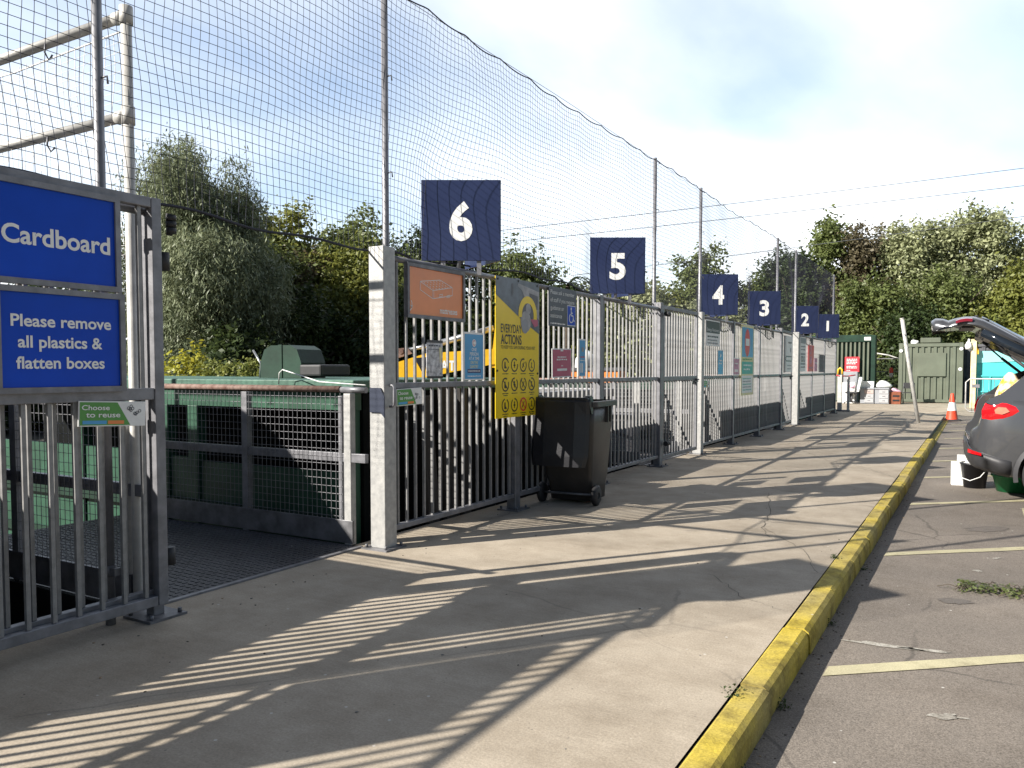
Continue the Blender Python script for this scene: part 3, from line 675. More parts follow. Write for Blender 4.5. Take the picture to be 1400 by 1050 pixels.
mb = MB(); mb.rect(-.06, -h_/2+.01, w_/2-.012, h_/2-.015, -.001, 0); mb.rect(-.01, .07, .05, .12, -.002, 1); scribble(mb, -.04, .07, .01, .02, -.002, 2); scribble(mb, -.04, .07, -.03, .014, -.002, 3); mb.rect(-.04, -.17, -.012, -.06, -.002, 3); mb.rect(0, -.17, .03, -.06, -.002, 3); mb.build('printed_panel', ['sky_blue', 'grey_laminate', 'pink_sign', 'paper'], t)
t, w_, h_ = sign('bin_sign', 'black and white sign reading Energy Recovery, below number sign 4', 13.2, 14.05, 1.80, 2.24, 'paper', x=FX+.055)
mb = MB(); mb.rect(-w_/2+.02, .0, w_/2-.02, h_/2-.02, -.0015, 0); text(mb, 'Energy Recovery', -.01, .06, .055, -.003, 1, .72, .0); scribble(mb, -.33, .3, -.06, .035, -.002, 0); scribble(mb, -.33, .25, -.12, .03, -.002, 2); scribble(mb, -.33, .3, -.17, .03, -.002, 2); mb.build('printed_panel', ['slate', 'paper', 'grey_laminate'], t)
t, w_, h_ = sign('gantry_notice', 'light blue notice to the right of the black and white energy recovery sign', 13.95, 14.28, 1.31, 1.75, 'paper', x=FX+.05, cat='notice')
mb = MB(); mb.rect(-w_/2+.012, -h_/2+.012, w_/2-.012, h_/2-.018, -.001, 0); mb.disc(0, .12, .034, -.002, 1); scribble(mb, -.09, .09, .03, .03, -.002, 1); scribble(mb, -.09, .09, -.02, .03, -.002, 1); mb.build('printed_panel', ['sky_blue', 'paper'], t)
t, w_, h_ = sign('raspberry_notice', 'faded pink notice left of the tall poster with the red figure', 15.0, 15.42, 1.29, 1.62, 'paper', x=FX+.045, cat='notice')
mb = MB(); mb.rect(-w_/2+.02, -h_/2+.02, w_/2-.02, h_/2-.02, -.001, 0); scribble(mb, -.13, .12, .06, .03, -.002, 1); mb.rect(-.12, -.10, .12, -.05, -.002, 1); mb.build('printed_panel', ['lilac', 'paper'], t)
t, w_, h_ = sign('tall_poster', 'tall narrow poster with a red rounded figure on sky blue above teal and white panels', 15.52, 16.48, .90, 2.27, 'cream', x=FX+.055, cat='poster')
mb = MB(); mb.rect(-w_/2+.05, .06, w_/2-.05, h_/2-.05, -.0015, 0); mb.flat([(-.03+.20*math.cos(a), .34+.27*math.sin(a)) for a in np.linspace(0, 6.1, 22)], -.003, 1); mb.rect(-.17, .28, .12, .42, -.0045, 2); mb.rect(-w_/2+.05, -.27, w_/2-.05, -.03, -.0015, 3); scribble(mb, -.3, .3, -.10, .04, -.003, 2); scribble(mb, -.3, .2, -.18, .04, -.003, 2); mb.rect(-w_/2+.05, -.64, w_/2-.05, -.30, -.0015, 2)
for k in range(5): scribble(mb, -.36, .3, -.36-k*.055, .024, -.003, 4 if k % 2 else 3)
scribble(mb, -.38, .34, .015, .04, -.002, 5)
mb.build('printed_panel', ['sky_blue', 'red_sign', 'paper', 'teal_sign', 'grey_laminate', 'green_sign'], t)
tag_sign('tiny green tag on the mid rail under number sign 4', 13.15, 13.46, 1.10, 1.22, FX+.045, 'Choose', 'to reuse', 0)
gx = FX+.06
t, w_, h_ = sign('arrow_notice', 'pale grey board with an outlined arrow on the gate left of number sign 2', 19.75, 20.85, 1.34, 2.22, 'paper', x=gx-.09, cat='notice')
mb = MB(); scribble(mb, 0, .4, .28, .06, -.002, 0); mb.disc(.30, .10, .06, -.002, 1); line(mb, [(-.35, -.12), (-.2, -.06), (.42, -.06), (.42, -.17), (-.2, -.17), (-.35, -.12)], .03, -.002, 0); scribble(mb, -.1, .4, -.28, .03, -.002, 1); scribble(mb, -.1, .4, -.36, .03, -.002, 1); mb.build('printed_panel', ['slate', 'grey_laminate'], t)
t, w_, h_ = sign('green_sign', 'green sign with a white letter S seen through the gap beside number sign 2', 23.6, 24.4, 1.92, 2.43, 'green_sign', x=-4.6)
mb = MB(); mb.rect(-w_/2, -h_/2+.06, w_/2, h_/2-.06, -.0015, 0); text(mb, 'S', -.08, 0, .30, -.003, 1, .26, .04); mb.build('lettering', ['teal_sign', 'white'], t)
t, w_, h_ = sign('grey_notice', 'white notice with grey bands just right of the pale post under number sign 2', 21.4, 22.15, 1.35, 2.24, 'paper', x=FX+.05, cat='notice')
mb = MB(); mb.rect(-.32, .28, .32, .42, -.002, 0); scribble(mb, -.3, .3, .2, .03, -.002, 1); scribble(mb, -.3, .3, .12, .03, -.002, 1); mb.rect(-.32, -.02, .32, .03, -.002, 0)
for k in range(4): mb.ring(rnd.uniform(-.2, .2), -.12, .05, .08, -.002, mi=1, n=10)
mb.rect(-.32, -.27, .32, -.22, -.002, 0); scribble(mb, -.3, .3, -.33, .04, -.002, 1); mb.build('printed_panel', ['grey_laminate', 'machine_grey'], t)
t, w_, h_ = sign('red_notice', 'tall red notice with pale round symbols under number sign 2', 22.5, 23.35, 1.35, 2.06, 'red_sign', x=FX+.05, cat='notice')
mb = MB(); mb.disc(-.05, .22, .12, -.002, 0); mb.disc(-.02, -.05, .12, -.002, 0); mb.disc(-.05, .22, .07, -.003, 1); scribble(mb, -.3, .3, -.25, .05, -.002, 0); mb.build('printed_panel', ['lilac', 'red_sign'], t)
t, w_, h_ = sign('raspberry_notice', 'pale pink notice right of the tall red notice under number sign 1', 23.45, 23.95, 1.35, 1.72, 'lilac', x=FX+.045, cat='notice')
mb = MB(); scribble(mb, -.18, .18, .05, .04, -.002, 0); mb.build('printed_panel', ['paper'], t)

# ------------------------------------------------------------------ loading balconies in the fence openings
def mesh_panel(mb, ax, a0, a1, z0, z1, off, step=.052, r=.0022):
    P = (lambda a, z, o=0: (a, off+o, z)) if ax == 'x' else (lambda a, z, o=0: (off+o, a, z))
    a = a0+step/2
    while a < a1: mb.tube([P(a, z0), P(a, z1)], r, 4, caps=False); a += step
    z = z0+step/2
    while z < z1: mb.tube([P(a0, z, .0045), P(a1, z, .0045)], r, 4, caps=False); z += step*1.15
def barrier(loc, where, near=True):
    # local x runs from the fence (0) back to -2.75
    t = thing('mesh_barrier', 'wire mesh barrier with rusty rail '+where, 'barrier', loc, 0, 'mesh barriers of the loading balconies')
    XS = (-.05, -1.22, -2.45)
    for k, x in enumerate(XS):
        p = MB().box((x-.035, -.03, 0.004), (x+.035, .03, 1.21), bev=.003); p.build('post', 'galv_post' if k == 0 else 'galv', t)
    if near:
        MB().box((-.145, -.026, .20), (-.105, .018, 1.19), bev=.003).build('end_stile', 'galv', t)
    MB().tube([(.13, -.004, 1.24), (-.13, -.004, 1.24)], .024, 10).build('top_link', 'galv', t)
    MB().tube([(-.131, -.01, 1.245), (-2.5, -.01, 1.245)], .026, 12).build('top_rail', 'rust', t)
    MB().box((-2.45, -.024, .665), (.13, .016, .735), bev=.003).build('mid_rail', 'galv', t)
    MB().box((-2.5, -.032, .016), (-.0, -.012, .20), bev=.003).build('kick_plate', 'steel_dark', t)
    m_ = MB(); mesh_panel(m_, 'x', -1.18, -.10, .20, 1.215, -.034); mesh_panel(m_, 'x', -2.41, -1.26, .20, 1.215, -.034); m_.build('wire_mesh', 'galv', t)
    return t
M['plate'] = ground_mat('tread_plate', (.085, .085, .09), (.06, .06, .065), .6, 1.4, 1.2, 60, .55, .3, (.45, .8), .35, 0, .6)
for k, where in ((-1, ('in the opening beside the pale post', 'behind the open gate at the left edge')), (0, ('far side, behind the closed gate by sign 5', 'near side, behind the closed gate by sign 5')), (1, ('far behind the gate under sign 3', 'near behind the gate under sign 3'))):
    yo = S0+PER*k+6.25; yc = yo+.95
    t = thing('loading_platform', ['dark tread plate loading platform in the open gap between the fences', 'dark tread plate loading platform behind the closed gate right of number sign 5', 'dark tread plate loading platform behind the gate under number sign 3'][k+1], 'platform', (0, yo, 0), 0, 'tread plate loading platforms')
    mb = MB(); mb.box((-7.1, -.02, -.10), (-4.20, 1.90, .004))
    # raised tread bars
    for i in range(54):
        for j in range(33):
            x = -7.05+i*.0525; y = .02+j*.0575
            if (i+j) % 2 == 0: mb.box((x, y, .004), (x+.034, y+.011, .008))
            else: mb.box((x+.011, y-.012, .004), (x+.022, y+.022, .008))
    mb.build('tread_plate', 'plate', t)
    MB().box((-7.1, -.05, -2.29), (-4.20, -.024, -.0)).build('skirt', 'black_wall', t)  # dark side sheets added to keep the space under the platform dark
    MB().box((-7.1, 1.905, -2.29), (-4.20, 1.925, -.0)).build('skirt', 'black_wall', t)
    MB().box((-4.199, -.02, -.06), (-4.165, 1.90, .012)).build('edge_angle', 'galv', t)
    lg = MB()
    for x in (-7.0, -4.6):
        lg = MB().box((x-.06, .3, -2.3), (x+.06, .42, -.101)); lg.build('leg', 'steel_dark', t)
        lg = MB().box((x-.06, 1.5, -2.3), (x+.06, 1.62, -.101)); lg.build('leg', 'steel_dark', t)
    barrier((-4.27, yo+1.93, 0), where[0]); barrier((-4.27, yo+.0, 0), where[1], False)
rope = MB(); rope.tube([(-4.10, 4.80, 1.28), (-4.7, 4.93, 1.30), (-5.3, 5.1, 1.40), (-5.36, 5.12, 1.37), (-5.38, 5.13, 1.27)], .005, 6)
tag(rope.build('loose_rope', 'paper'), 'thin pale rope tied from the post to the green container by the opening', 'rope')

# ------------------------------------------------------------------ containers and skips behind the fence
def open_skip(name, label, cat, x0, x1, y0, y1, zt, body, rim, group=None, panel=None, loads=None):
    t = thing(name, label, cat, ((x0+x1)/2, (y0+y1)/2, -2.3), 0, group)
    X, Y, H = (x1-x0)/2, (y1-y0)/2, zt+2.3
    w_ = MB(); w_.box((-X, -Y, .18), (X, -Y+.06, H)); w_.box((-X, Y-.06, .18), (X, Y, H)); w_.box((-X, -Y+.061, .18), (-X+.06, Y-.061, H)); w_.box((X-.06, -Y+.061, .18), (X, Y-.061, H)); w_.box((-X+.061, -Y+.061, .18), (X-.061, Y-.061, .26))
    w_.build('shell', body, t)
    r = MB(); r.box((-X-.05, -Y-.05, H+.001), (X+.05, -Y+.09, H+.11), bev=.01); r.box((-X-.05, Y-.09, H+.001), (X+.05, Y+.05, H+.11), bev=.01); r.box((X-.09, -Y+.091, H+.001), (X+.05, Y-.091, H+.11), bev=.01); r.box((-X-.05, -Y+.091, H+.001), (-X+.09, Y-.091, H+.11), bev=.01)
    r.build('rim', rim, t)
    for k in range(int(2*X/.62)):
        x = -X+.3+k*.62; rb = MB(); rb.box((x-.045, -Y-.075, .2), (x+.045, -Y-.002, H-.004)); rb.box((x-.045, Y+.002, .2), (x+.045, Y+.075, H-.004)); rb.build('rib', body, t)
    for k in range(int(2*Y/.62)):
        y = -Y+.3+k*.62; rb = MB(); rb.box((X+.002, y-.045, .2), (X+.075, y+.045, H-.004)); rb.build('rib', body, t)
    for s in (-1, 1): MB().box((-X, s*Y*.5-.07, .0), (X, s*Y*.5+.07, .179)).build('skid', 'steel_dark', t)
    return t
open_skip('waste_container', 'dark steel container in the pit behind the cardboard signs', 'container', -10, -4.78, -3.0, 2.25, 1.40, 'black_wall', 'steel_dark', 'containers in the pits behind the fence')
mb = MB(); mb.prism([(-10, 1.52), (-7.05, 1.52), (-7.05, 2.75), (-7.6, 3.0), (-10, 3.0)], -1.5, 2.22); tag(mb.build('shade_block', 'black_wall'), 'unseen dark block added above the container behind the cardboard signs to cast shade', 'shade block')  # unseen block added to throw shade on the mesh barrier
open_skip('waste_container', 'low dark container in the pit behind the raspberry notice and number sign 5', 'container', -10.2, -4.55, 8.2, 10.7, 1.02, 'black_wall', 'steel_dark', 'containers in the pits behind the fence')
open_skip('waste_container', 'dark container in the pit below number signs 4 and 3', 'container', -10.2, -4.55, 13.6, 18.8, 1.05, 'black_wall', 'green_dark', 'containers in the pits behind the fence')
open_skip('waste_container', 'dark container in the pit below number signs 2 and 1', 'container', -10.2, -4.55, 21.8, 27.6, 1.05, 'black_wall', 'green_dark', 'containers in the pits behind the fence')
# green compactor with a deep framed face
t = thing('compactor', 'green steel waste compactor behind the mesh barrier beside the opening', 'compactor', (0, 5.25, 0))
XL, XR, D = -11.2, -4.62, 2.35
mb = MB()
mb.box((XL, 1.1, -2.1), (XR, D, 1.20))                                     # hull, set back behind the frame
mb.build('hull', 'shade_black', t)
MB().box((XR-.08, .13, -2.1), (XR-.003, 1.095, 1.198)).build('end_wall', 'shade_black', t)
mb = MB(); mb.box((XL-.03, -.02, 1.201), (XR+.02, D+.02, 1.31), bev=.012); mb.build('rim', 'green_pale', t)
mb = MB(); mb.box((XL, -.0, 1.05), (XR, .10, 1.199)); mb.build('header_beam', 'green_steel', t)
for x in (-10.4, -8.6, -7.15, -6.70, -4.72):
    MB().box((x-.07, .0, -2.1), (x+.07, .12, 1.049), bev=.006).build('upright', 'green_steel', t)
xs = (-10.4, -8.6, -7.15, -6.70, -4.72)
for a, b in zip(xs, xs[1:]):
    MB().box((a+.072, .03, -2.1), (b-.072, .09, rnd.choice((.50, .56, .53)))).build('lower_panel', 'green_steel', t)
mb = MB(); mb.box((XL, -.05, .0), (XR, -.001, .12)); mb.box((XL, -.03, -.5), (XR, -.001, -.4)); mb.build('rail', 'green_dark', t)
# power unit on its roof
pu = thing('power_unit', 'green rounded power unit on the roof of the compactor', 'power unit', (-6.42, 6.35, 1.313))
def halfround(x0, x1, w0, h, n=12):
    return [(-w0, 0)]+[(-w0*math.cos(math.pi*i/n), h*.35+h*.65*math.sin(math.pi*i/n)**.8) for i in range(n+1)]+[(w0, 0)]
mb = MB(); mb.prism([(-.30, .0), (-.30, .16), (-.24, .30), (-.14, .345), (.14, .345), (.24, .30), (.30, .16), (.30, 0)], -.20, .16); mb.build('cover', 'green_dark', pu)
mb = MB(); mb.prism([(-.02, .0), (-.02, .352), (.03, .352), (.03, 0)], -.21, .17); mb.build('strap', 'green_dark', pu)
mb = MB(); mb.tube([(-.42, -.1, -.0), (-.40, -.1, .15), (-.52, -.1, .30)], .012, 8); mb.build('lever', 'rod', pu)
mb = MB(); mb.box((.32, -.25, .02), (.62, .2, .14), bev=.02); mb.build('junction_box', 'rubber', pu)
# planks leaning behind the first bay
for i, (y, w_, h_, tl) in enumerate(((6.02, .16, .98, .03), (6.32, .22, 1.06, .01), (6.56, .13, 1.04, -.015))):
    mb = MB(); mb.box((-.02, -w_/2, 0), (.02, w_/2, h_+.5), bev=.004)
    o = mb.build('weathered_plank', 'wood', loc=(-4.32, y, -.32)); o.rotation_euler = (tl, -.05, 0)
    tag(o, ['narrow weathered plank, left of three behind the bars under the blue notice', 'widest weathered plank standing between two others behind the bars', 'weathered plank nearest the yellow poster, behind the bars'][i], 'plank', 'weathered planks behind the bars')

# grey lettered steel cabin behind the closed gate
t = thing('lettered_board', 'tall pale grey steel board with dark bands and lettering behind the closed gate', 'board', (-6.4, 18.95, 0))
MB().box((-.06, -.80, 1.16), (0, .95, 2.72), bev=.01).build('panel', 'grey_laminate', t)
mb = MB()
for z in (2.66, 1.98, 1.20): mb.box((0.001, -.8, z-.05), (.03, .95, z+.05))
mb.box((.001, .86, 1.26), (.028, .95, 1.92)); mb.box((.001, .86, 2.04), (.028, .95, 2.60)); mb.build('band', 'machine_grey', t)
for y in (-.6, .75): MB().box((-.14, y-.05, -2.3), (-.061, y+.05, 2.7)).build('leg', 'machine_grey', t)
t2 = MB(); text(t2, 'STAN JON', 0, 0, .34, 0, 0, 1.55, .01); o = t2.build('lettering', 'slate', t); o.location = (.004, .03, 1.56); o.rotation_euler = (0, 0, R(90))
# ------------------------------------------------------------------ excavator in the yard
ex = thing('excavator', 'yellow excavator with its dipper arm showing behind the bars of the mattress sign', 'excavator', (-7.7, 13.6, -2.3), R(0))
def slab(mb, pts, y0, y1, mi=0): mb.prism(pts, y0, y1, mi)
dirx = Vector((.90, .44, 0))           # arm plane direction
ex.rotation_euler = (0, 0, math.atan2(.94, 1.59)); ex.location = (-8.98, 11.0, -2.3)
# local x along the arm, z up from the yard
mb = MB()
slab(mb, [(-.35, 3.45), (-.10, 3.62), (.10, 3.78), (.75, 3.98), (1.95, 4.06), (1.95, 3.80), (1.30, 3.68), (.55, 3.52), (.0, 3.45), (-.12, 3.33), (-.35, 3.25)], -.14, .14); mb.build('dipper_arm', 'yellow_paint', ex)
mb = MB(); slab(mb, [(.55, 3.90), (.80, 3.92), (.70, 3.62)], -.146, -.141, 0); mb.build('badge', 'black_print', ex)
mb = MB(); text(mb, 'CAT', 1.06, 3.775, .17, -.1435, 0, .40, .03); mb.build('lettering', 'white', ex)
mb = MB(); mb.tube([(.42, 0, 4.04), (1.02, 0, 4.17)], .035, 10); mb.tube([(1.0, 0, 4.165), (1.92, 0, 4.42)], .058, 12); mb.build('cylinder', 'rod', ex)
mb = MB(); mb.tube([(.30, -.06, 4.02), (.30, .06, 4.02)], .05, 10); slab(mb, [(.12, 3.86), (.5, 3.98), (.42, 4.08), (.26, 4.07)], -.05, .05); mb.build('pivot_bracket', 'rust', ex)
mb = MB(); slab(mb, [(1.86, 3.74), (2.06, 3.72), (2.42, 4.1), (2.22, 4.75), (2.02, 4.80), (1.94, 4.40), (1.90, 4.06)], -.12, .12); slab(mb, [(2.0, 3.72), (2.42, 4.1), (2.62, 3.3), (2.9, 1.6), (2.5, 1.5), (2.2, 2.9)], -.17, .17); mb.build('boom', 'yellow_paint', ex)
mb = MB(); slab(mb, [(-.38, 3.46), (-.12, 3.5), (-.05, 3.1), (-.35, 2.6), (-.9, 2.55), (-.85, 2.7), (-.55, 2.85), (-.6, 3.2)], -.3, .3); mb.build('bucket', 'machine_grey', ex)
mb = MB(); mb.box((2.6, -.85, .95), (5.2, .85, 1.75), bev=.08); mb.build('body', 'yellow_paint', ex)
cb_ = MB(); slab(cb_, [(3.0, 1.75), (4.3, 1.75), (4.3, 2.95), (3.35, 2.95), (3.0, 2.2)], -.82, .05); c_ = cb_.build('cab', 'machine_grey', ex)
MB().prism([(3.12, 1.95), (4.1, 1.95), (4.1, 2.85), (3.42, 2.85), (3.12, 2.2)], -.826, -.821).build('window', 'glass_dark', c_)
for s in (-1, 1):
    tr = MB(); pr = [(2.2+.4*math.cos(a), .42+.4*math.sin(a)) for a in np.linspace(math.pi/2, 3*math.pi/2, 9)]+[(5.2+.4*math.cos(a), .42+.4*math.sin(a)) for a in np.linspace(-math.pi/2, math.pi/2, 9)]
    tr.prism(pr, s*.85-.22, s*.85+.22); tr.build('track', 'rubber', ex)

# orange loader with a white sack further back
t = thing('orange_skip', 'orange skip in the yard behind the post under number sign 5', 'skip', (-6.5, 14.55, -2.3), R(15))
mb = MB(); mb.prism([(-.42, 2.3), (.42, 2.3), (.5, 3.68), (-.5, 3.68)], -.5, .5); mb.build('body', 'ore', t)
mb = MB(); mb.box((-.53, -.53, 3.681), (.53, .53, 3.74)); mb.build('rim', 'machine_grey', t)
mb = MB(); mb.box((-.4, -.4, 0), (.4, .4, 2.29)); mb.build('stand', 'machine_grey', t)
def lump(name, m, loc, rad, seed, label, cat, group=None, sub=3, amp=.22, parent=None):
    b = bmesh.new(); bmesh.ops.create_icosphere(b, subdivisions=sub, radius=1)
    r_ = random.Random(seed); ph = [(Vector((r_.uniform(-1, 1), r_.uniform(-1, 1), r_.uniform(-1, 1)))*r_.uniform(2, 5), r_.uniform(0, 6)) for _ in range(9)]
    for v in b.verts:
        k = 1+amp*sum(math.sin(p.dot(v.co)+q) for p, q in ph)/4
        v.co = Vector((v.co.x*rad[0]*k, v.co.y*rad[1]*k, max(-.62, v.co.z)*rad[2]*k))
    mb = MB().bm(b, 0, None, True); o = mb.build(name, m, parent, loc)
    if parent is None: tag(o, label, cat, group)
    return o
lump('white_sack', 'white_plastic', (-6.62, 14.2, 1.57), (.19, .19, .20), 5, 'white sack on the rim of the orange skip behind the fence', 'sack')

# ------------------------------------------------------------------ wheeled bin
t = thing('wheelie_bin', 'black wheelie bin with its lid hanging open in front of the fence', 'bin', (-3.70, 7.74, 0), R(4))
def loft(mb, rings, mi=0, cap=(True, True), smooth=False):
    n = len(rings[0]); vs = [p for r_ in rings for p in r_]; fs = []
    for i in range(len(rings)-1):
        for k in range(n): fs.append((i*n+k, i*n+(k+1) % n, (i+1)*n+(k+1) % n, (i+1)*n+k))
    if cap[0]: fs.append(tuple(reversed(range(n))))
    if cap[1]: fs.append(tuple((len(rings)-1)*n+k for k in range(n)))
    b = bmesh.new(); bv = [b.verts.new(p) for p in vs]
    for f in fs:
        try: b.faces.new([bv[i] for i in f])
        except ValueError: pass
    bmesh.ops.recalc_face_normals(b, faces=b.faces); mb.bm(b, mi, None, smooth); return mb
def rrect(x0, x1, y0, y1, z, r=.05, n=4):
    o = []
    for cx_, cy_, a in ((x1-r, y1-r, 0), (x0+r, y1-r, 90), (x0+r, y0+r, 180), (x1-r, y0+r, 270)):
        for k in range(n+1): t_ = R(a+90*k/n); o.append((cx_+r*math.cos(t_), cy_+r*math.sin(t_), z))
    return o
mb = MB()
outer = [rrect(-.215, .215, -.16, .26, .03, .04), rrect(-.225, .225, -.20, .27, .20, .04), rrect(-.235, .235, -.25, .285, .26, .04), rrect(-.262, .262, -.29, .34, .80, .05), rrect(-.275, .275, -.30, .355, 1.0, .05)]
inner = [rrect(-.262, .262, -.287, .342, 1.0, .045), rrect(-.21, .21, -.2, .25, .25, .04)]
loft(mb, outer+inner, 0, (True, True), True); mb.build('body', 'bin_body', t)
mb = MB(); loft(mb, [rrect(-.277, .277, -.302, .358, .96, .05), rrect(-.305, .305, -.32, .392, .965, .06), rrect(-.305, .305, -.32, .392, 1.015, .06), rrect(-.268, .268, -.29, .35, 1.02, .05)], 0, (False, False)); mb.build('rim', 'bin_body', t)
for s in (-1, 1):
    for y in (.10, .19): MB().box((s*.272-.012, y-.012, .80), (s*.272+.020, y+.012, .962)).build('rim_rib', 'bin_body', t)
mb = MB()
for s in (-1, 1): mb.prism([(-.34, .9), (-.30, .9), (-.30, 1.06), (-.34, 1.08), (-.40, 1.075), (-.42, 1.03), (-.40, .99)], s*.25-.02, s*.25+.02, axis='x')
mb.tube([(-.27, -.385, 1.035), (.27, -.385, 1.035)], .022, 12); mb.build('handle', 'bin', t)
t.scale = (1.10, 1.0, 1.055)
# lid, swung fully back
mb = MB()
def lidring(y, d, inset): pass
lp = []
import math as _m
Lt = [(1.045, -.415), (1.02, -.445), (.90, -.435), (.70, -.455), (.50, -.48), (.40, -.50)]
rings = []
for z, y in Lt:
    wv = .285 if z > .45 else .262
    th = .045 if .42 < z < 1.0 else .03
    rings.append([(-wv, y, z), (-wv+.03, y-th*.6, z), (-.15, y-th, z), (.15, y-th, z), (wv-.03, y-th*.6, z), (wv, y, z), (wv-.02, y+.014, z), (-wv+.02, y+.014, z)])
loft(mb, rings, 0); mb.build('lid', 'bin', t)
mb = MB(); mb.box((-.27, -.455, .985), (.27, -.415, 1.062), bev=.012)
mb.build('lid_grip', 'bin', t)
ax = MB().tube([(-.29, -.215, .10), (.29, -.215, .10)], .012, 8); ax.build('axle', 'steel_dark', t)
for s in (-1, 1):
    b = MB(); prof = [(.03, -.025), (.085, -.026), (.10, -.018), (.10, .018), (.085, .026), (.03, .025)]
    b.lathe(prof, 24); b.lathe([(.0, .012), (.03, .02)], 24); b.lathe([(.03, -.02), (0, -.012)], 24)
    o = b.build('wheel', 'rubber', t, (s*.275, -.215, .10)); o.rotation_euler = (0, R(90), 0)

# ------------------------------------------------------------------ car with open tailgate
car = thing('parked_car', 'dark grey estate car parked with its tailgate open at the right edge', 'car', (-.12, 11.55, -.13), R(3))
def carring(x, w_, z0, z1, bel=1.0):
    zm = z0+(z1-z0)*.55
    pts = [(x, -w_*.80, z0), (x, -w_*.965, z0+.04), (x, -w_, z0+.16), (x, -w_*1.0, zm), (x, -w_*.985, z1-.10), (x, -w_*.95, z1-.02), (x, -w_*.86, z1),
           (x, 0, z1+.012), (x, w_*.86, z1), (x, w_*.95, z1-.02), (x, w_*.985, z1-.10), (x, w_, zm), (x, w_, z0+.16), (x, w_*.965, z0+.04), (x, w_*.80, z0), (x, 0, z0)]
    return pts
st = [(.0, .50, .50, .74), (.012, .60, .44, .79), (.04, .70, .405, .835), (.075, .755, .385, .86), (.10, .785, .375, .90), (.125, .80, .37, 1.0), (.15, .815, .36, 1.12), (.20, .84, .345, 1.19), (.30, .872, .315, 1.205), (.42, .895, .29, 1.20), (.6, .905, .26, 1.19), (.9, .908, .24, 1.16), (1.3, .908, .22, 1.12), (2.0, .905, .21, 1.08), (2.8, .905, .21, 1.06), (3.3, .905, .22, 1.03), (3.7, .89, .24, .98), (4.1, .85, .26, .90), (4.35, .74, .32, .78), (4.45, .55, .42, .66)]
mb = MB(); loft(mb, [carring(*s) for s in st], 0, (True, True), True); body = mb.build('body', 'car_paint', car)
def boolcut(o, cut):
    md = o.modifiers.new('cut', 'BOOLEAN'); md.operation = 'DIFFERENCE'; md.solver = 'EXACT'; md.object = cut
    bpy.context.view_layer.update()
    me = bpy.data.meshes.new_from_object(o.evaluated_get(bpy.context.evaluated_depsgraph_get())); o.modifiers.clear(); o.data = me
    bpy.data.objects.remove(cut)
WX = (.86, 3.5)
cut = MB()
for x in WX:
    for s in (-1, 1):
        cut.prism([(x+.395*math.cos(a), .34+.395*math.sin(a)) for a in np.linspace(0, 2*math.pi, 33)[:-1]], s*.60, s*1.2)
cut.box((-.3, -.56, .74), (.95, .56, 1.6))
co = cut.build('cutter', 'car_trim', car); boolcut(body, co)
# arch trims, lower bumper trim
for x in WX:
    for s in (-1, 1):
        tr = MB(); vs = []; n = 18
        for i in range(n+1):
            a = R(-12+204*i/n)
            for r_, yy in ((.385, .912), (.385, .70), (.43, .917), (.43, .88)): vs.append((x+r_*math.cos(a), s*yy, .34+r_*math.sin(a)))
        fs = []
        for i in range(n):
            for a_, b_ in ((0, 1), (0, 2), (2, 3)): fs.append((4*i+a_, 4*i+b_, 4*i+4+b_, 4*i+4+a_))
        tr.add(vs, fs, 0, True); tr.build('arch_trim', 'car_trim', car)
        wl = MB(); wl.lathe([(.20, -.10), (.30, -.105), (.335, -.085), (.342, -.04), (.342, .04), (.335, .085), (.30, .105), (.20, .10)], 36)
        tyre = wl.build('wheel', 'tyre', car, (x, s*.79, .342)); tyre.rotation_euler = (R(90), 0, 0)
        rm = MB(); rm.lathe([(.205, -.10), (.205, .09), (.19, .092), (.18, .05)], 36); 
        for k in range(5):
            a = 2*math.pi*k/5; mt = Matrix.Rotation(a, 4, 'Z'); rm.box((.02, -.03, .055), (.195, .03, .08), mtx=mt); rm.box((.02, -.03, -.08), (.195, .03, -.055), mtx=mt)
        rm.lathe([(0, .09), (.045, .085), (.05, .05)], 20); rm.lathe([(.05, -.05), (.045, -.085), (0, -.09)], 20); rm.build('rim', 'alloy', tyre)
        hb = MB().lathe([(.19, -.02), (0, -.02)], 24); hb.build('brake_disc', 'steel_dark', tyre)
lt = [s for s in st if s[0] <= .7]
mb = MB(); rings = []
for x, w_, z0, z1 in st[:12]:
    zt = min(z0+.20, z1-.05); k = 1.012
    rings.append([(x-.012, -w_*.80*k, z0-.006), (x-.012, -w_*.965*k, z0+.04), (x-.012, -w_*k, z0+.14), (x-.012, -w_*1.0*k, zt), (x-.012, -w_*.9, zt), (x-.012, w_*.9, zt), (x-.012, w_*k, zt), (x-.012, w_*k, z0+.14), (x-.012, w_*.965*k, z0+.04), (x-.012, w_*.8*k, z0-.006)])
rings = [r_ for r_ in rings if r_[0][0] < .45]
loft(mb, rings, 0, (True, True), True); mb.build('bumper_lower', 'car_trim', car)
